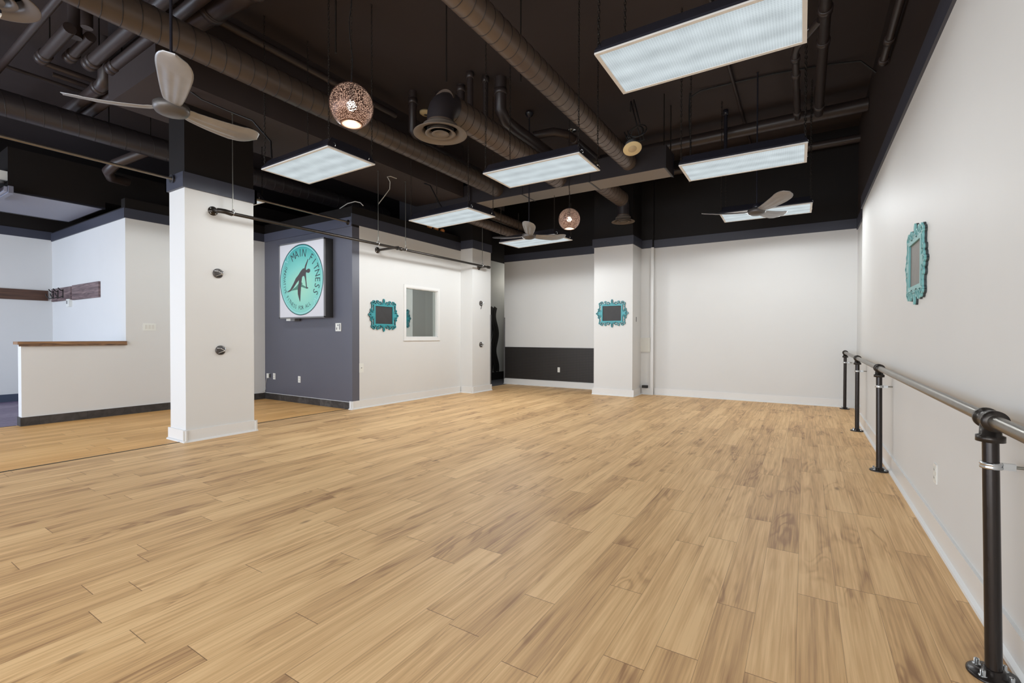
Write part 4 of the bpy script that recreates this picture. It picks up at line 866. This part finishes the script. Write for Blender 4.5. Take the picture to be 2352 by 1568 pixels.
pipe([(-8.2, 1.95, 4.6), (-8.2, 3.6, 4.6)], .03, 'short lengthwise pipe, farther one beside the elbow pipes')
pipe([(-5.6, 2.30, 4.45), (-3.6, 2.42, 4.45)], .11, 'fat crosswise pipe above the left spiral duct at the top edge', coup=[((-4.95, 2.34, 4.45), 'X'), ((-4.3, 2.38, 4.45), 'X')])
pipe([(-5.6, 2.05, 4.45), (-3.6, 2.16, 4.45)], .06, 'thinner crosswise pipe above the left spiral duct at the top edge', coup=[((-5.1, 2.08, 4.45), 'X')])
pipe([(-9.35, 3.1, 3.75), (-9.2, 2.85, 3.72), (-9.0, 2.75, 3.75), (-8.85, 2.8, 3.85), (-8.52, 3.1, 4.08)], .07, 'curved trap pipe hanging under the far left spiral duct')
# hangers from thin pipe
for i, (x, y) in enumerate(((-8.453, 2.6), (-8.453, 3.1))): pipe([(x, y, 4.6), (x, y, 4.25)], .008, ('thin rod below the sprinkler pipe, left one', 'thin rod below the sprinkler pipe, right one')[i], 'iron', name='hanger_rod', n=6, cat='rod')
# slim steel pipe between the front and slate wall
t_ = thing('curtain_pipe', 'slim steel pipe from the left edge to the big pillar band', 'pipe', (-6.33, 2.55, 3.07))
MB().tube([(-6.33, -2.5, 3.10), (-6.33, 2.53, 3.10)], .016, 12).obj('pipe_run', M['ironrail'], t_); MB().lathe([(.05, 0), (.05, .008), (.025, .010), (.022, .03)], (-6.33, 2.52, 3.10), 'Y', 20).obj('flange', M['chrome'], t_)
t_ = thing('curtain_pipe', 'slim steel pipe from the big pillar to the slate wall band', 'pipe', (-6.55, 5.2, 3.2))
MB().tube([(-6.565, 3.42, 3.18), (-6.565, 5.2, 3.18)], .016, 12).obj('pipe_run', M['ironrail'], t_); MB().lathe([(.02, 0), (.022, .025), (.045, .03), (.045, .035)], (-6.58, 5.20, 3.18), 'Y', 20).obj('flange', M['iron'], t_)
# ------------------------------------------------------------------ overhead barre
t_ = thing('overhead_barre', 'long black pipe barre hung on steel rods in front of the window wall', 'barre', (-5.95, 5.7, 2.77))
BX, zb = -5.95, (lambda y: 2.745+.0065*(y-3))
MB().tube([(BX, 2.98, zb(3)), (BX, 8.50, zb(8.5))], .021, 16).obj('bar', M['iron'], t_)
def flangex(x, y, z, xe):
    f_ = MB().lathe([(.055, 0), (.055, .010), (.034, .014), (.03, .035), (.021, .036)], (x, y, z), 'X', 28).obj('wall_flange', M['iron'], t_)
    MB().tube([(x+.02, y, z), (xe, y, z)], .021, 14).obj('arm', M['iron'], t_)
    mb = MB()
    for k in range(4):
        a = PI/4+k*PI/2; mb.lathe([(.009, .01), (.009, .016), (0, .017)], (x, y+.041*math.cos(a), z+.041*math.sin(a)), 'X', 8)
    mb.obj('bolt', M['chrome'], f_)
flangex(-6.13, 2.885, 2.772, -6.0); MB().tube([(-6.03, 2.885, 2.765), (-5.985, 2.90, 2.76), (-5.955, 2.94, 2.755), (BX, 3.02, zb(3))], .030, 16).obj('elbow', M['iron'], t_)
flangex(-6.5, 5.80, 2.79, -5.97)
MB().lathe([(.03, -.055), (.03, -.035), (.026, -.033), (.026, .033), (.03, .035), (.03, .055)], (BX, 5.80, zb(5.8)), 'Y', 20).obj('tee', M['iron'], t_)
flangex(-6.17, 8.42, 2.785, -5.97)
MB().lathe([(.026, -.04), (.03, -.038), (.03, .045), (0, .05)], (BX, 8.48, zb(8.48)), 'Y', 20).obj('end_cap', M['iron'], t_)
for y, zt in ((3.03, 3.96), (5.33, 3.96), (5.95, 3.96), (8.25, 3.615)):
    r_ = MB().tube([(BX, y, zb(y)+.06), (BX, y, zt)], .006, 8).obj('hanger_rod', M['zinc'], t_)
    MB().lathe([(.02, -.006), (.02, 0)], (BX, y, zt), 'Z', 12).obj('rod_nut', M['zinc'], r_)
    cl = []
    for k in range(16):
        a = 2*PI*k/16; cl.append((BX+.026*math.cos(a), y, zb(y)+.014+(.040 if math.sin(a) > 0 else .036)*math.sin(a)))
    MB().tube(cl, .005, 6, closed=True).obj('clamp', M['chrome'], r_)
# ------------------------------------------------------------------ floor barre on the right
t_ = thing('floor_barre', 'long steel pipe barre on black posts along the right wall', 'barre', (.6, 5.5, 0))
RZ = lambda y: .935+.0055*(y-2)
MB().tube([(.6, .7, RZ(.7)), (.6, 9.93, RZ(9.93))], .024, 24).obj('rail', M['ironrail'], t_)
PY = [(9.93, 9.93), (7.69, 7.72), (5.51, 5.58), (2.39, 2.46), (-.2, -.2)]
for yb_, yt in PY:
    zt = RZ(yt)
    po = MB().tube([(.6, yb_, .012), (.6, yt, zt-.05)], .024, 24).obj('post', M['ironpost'], t_)
    fl = MB().lathe([(.075, 0), (.075, .008), (.068, .012), (.034, .013), (.033, .028), (.026, .03)], (.6, yb_, 0), 'Z', 32).obj('floor_flange', M['ironpost'], t_)
    for k in range(4):
        a = PI/4+k*PI/2; MB().lathe([(.013, .011), (.013, .013), (.008, .013), (.008, .032), (.005, .032), (.005, .024), (0, .024)], (.6+.053*math.cos(a), yb_+.053*math.sin(a), 0), 'Z', 14).obj('bolt', M['chrome'], fl)
    te = MB(); te.lathe([(.024, -.062), (.040, -.058), (.040, -.040), (.034, -.036), (.034, .036), (.040, .040), (.040, .058), (.024, .062)], (.6, yt, zt), 'Y', 28)
    te.lathe([(.026, -.085), (.042, -.082), (.042, -.060), (.032, -.056), (.030, -.01)], (.6, yt, zt), 'Z', 28)
    te.obj('tee_fitting', M['iron'], t_)
    zc_ = zt-.17; yc = yt+(yb_-yt)*.17/zt
    c_ = MB().lathe([(.024, -.012), (.032, -.011), (.033, -.004), (.029, 0), (.033, .004), (.032, .011), (.024, .012)], (.6, yc, zc_), 'Z', 24)
    c_.box(.63, .665, yc-.009, yc+.009, zc_-.012, zc_+.012); c_.obj('pipe_clamp', M['chrome'], po)
    MB().tube([(.66, yc, zc_), (.70, yc+.0, zc_-.0)], .006, 8).obj('wall_rod', M['zinc'], po)
# ------------------------------------------------------------------ small ceiling devices
t_ = thing('ceiling_speaker', 'round cream ceiling speaker dangling from coiled black cable', 'speaker', (-2.0, 6.25, 3.80))
tilt = Matrix.Rotation(math.radians(-22), 4, 'X') @ Matrix.Rotation(math.radians(-14), 4, 'Y')
def tl(mb): mb.v = [tuple(tilt @ Vector(v)) for v in mb.v]; return mb
lpart(tl(MB().lathe([(0, -.003), (.12, -.003), (.125, .002), (.12, .010), (.09, .012)], (0, 0, 0), 'Z', 40)), 'faceplate', M['yellowed'], t_)
lpart(tl(MB().lathe([(.058, -.004), (.055, -.008), (0, -.010)], (0, 0, 0), 'Z', 30)), 'cone', mat('speaker_cone_tan', (196, 176, 140), .6), t_)
lpart(tl(MB().lathe([(.09, .01), (.085, .09), (.07, .10), (0, .10)], (0, 0, 0), 'Z', 32)), 'can', M['signgrey'], t_)
pts = [(-.05, .02, .12), (-.09, .02, .18)]+[(.0+.12*math.cos(a), .02+.01*k, .26+.09*math.sin(a)) for k, a in enumerate([PI+i*PI/8 for i in range(22)])]+[(-.12, .3, .8), (-.45, 1.3, ZC-3.8)]
lpart(MB().tube(pts, .009, 8), 'cable', M['wireBlack'], t_)
lpart(MB().tube([(x+.05, y-.02, z) for x, y, z in pts], .008, 8), 'cable', M['wireBlack'], t_)
def smoke(loc, label, r=.06):
    o = thing('smoke_detector', label, 'smoke detector', loc)
    lpart(MB().lathe([(0, -.05), (r*.7, -.048), (r*.8, -.03), (r, -.025), (r, 0), (0, 0)], (0, 0, 0), 'Z', 28), 'body', M['yellowed'], o)
    lpart(MB().lathe([(r*.3, -.052), (r*.25, -.056), (0, -.056)], (0, 0, 0), 'Z', 20), 'sensor', M['plasticdark'], o)
smoke((-5.32, 5.78, ZC), 'small yellowish smoke detector on the ceiling left of the large diffuser', .10)
t_ = tag(MB().lathe([(.09, 0), (.09, -.006), (.02, -.008), (.015, -.05), (0, -.05)], (-3.58, 7.70, ZC-.0), 'Z', 24).obj('junction_disc', M['chrome']), 'small shiny round ceiling plate behind the middle spiral duct', 'ceiling plate')
tag(MB().box(-12.5, -12.28, 1.2, 1.62, 3.45, 3.72).obj('wall_speaker', M['plastic']), 'white speaker box at the left edge above the entry', 'speaker') if False else None
# white loose wire by the rods
t_ = tag(MB().tube([(-5.85, 5.35, 3.35), (-5.86, 5.45, 3.55), (-5.88, 5.55, 3.75), (-5.86, 5.55, 3.9), (-5.84, 5.6, 4.0)], .006, 6).obj('loose_wire', M['wireWhite']), 'loose white wire hanging between two barre rods', 'wire') if False else None
tag(MB().tube([(-6.0, 5.38, 3.44), (-5.985, 5.50, 3.60), (-5.97, 5.60, 3.74), (-5.96, 5.60, 3.86), (-5.965, 5.54, 3.93), (-5.95, 5.60, 3.952), (-5.93, 5.72, 3.945)], .007, 8).obj('loose_wire', M['wireWhite']), 'loose white wire curling between two barre rods', 'wire')
# fluff on the bracket
random.seed(3); mb = MB()
for k in range(40):
    a = Vector((-5.30+random.uniform(-.05, .05), 5.75+random.uniform(-.22, .25), 4.15+random.uniform(-.02, .04))); d_ = Vector((random.uniform(-1, 1), random.uniform(-1, 1), random.uniform(-1, .6)))*.05
    mb.tube([a, a+d_*.5+Vector((0, 0, .01)), a+d_], .003, 4)
fl_ = mb.obj('insulation_tuft', M['fluff']); fl_['kind'] = 'stuff'; fl_['label'] = 'shredded beige insulation tuft clinging to a pipe under the left spiral duct'; fl_['category'] = 'insulation'
# orange caps above the window wall
for k in range(3):
    tag(MB().lathe([(0, 0), (.05, 0), (.055, .05), (.03, .08), (0, .085)], (-6.57, 7.25+k*.2, 3.46), 'Z', 16).obj('orange_cap', M['orange']), ('small orange item on the window wall top, nearest of three', 'small orange item on the window wall top, middle of three', 'small orange item on the window wall top, farthest of three')[k], 'container', 'orange items on the wall top')

# small device on the near end of the bulkhead duct, cables near the entry light
t_ = thing('wall_device', 'white box device at the left edge on the end of the black duct', 'device', (-9.95, 1.8, 3.55))
MB().box(-10.02, -9.82, 1.72, 1.85, 3.50, 3.63).obj('body', M['plastic'], t_); MB().lathe([(0, -.01), (.05, -.01), (.055, .03), (.03, .04)], (-9.92, 1.79, 3.47), 'Z', 20).obj('lamp_head', M['signgrey'], t_)
pipe([(-5.15, 3.05, 3.27), (-5.25, 3.1, 3.5), (-5.45, 3.0, 3.75), (-5.6, 2.8, 3.82), (-5.75, 2.6, 3.9), (-5.8, 2.5, 3.965)], .010, 'black cable arching from the light nearest the big pillar to the soffit', 'wireBlack', name='hanging_cable', n=8, cat='cable')
pipe([(-4.35, 3.2, 3.27), (-4.5, 3.35, 3.42), (-4.75, 3.5, 3.5), (-5.1, 3.75, 3.6), (-5.4, 4.0, 3.85), (-5.7, 4.1, 3.965)], .010, 'black cable sagging over the light nearest the big pillar', 'wireBlack', name='hanging_cable', n=8, cat='cable')
pipe([(-4.95, 5.95, 3.16), (-5.2, 6.2, 3.3), (-5.45, 6.25, 3.6), (-5.6, 6.2, 3.9), (-5.75, 6.2, 3.965)], .011, 'black cable rising from the light under the duct end', 'wireBlack', name='hanging_cable', n=8, cat='cable')
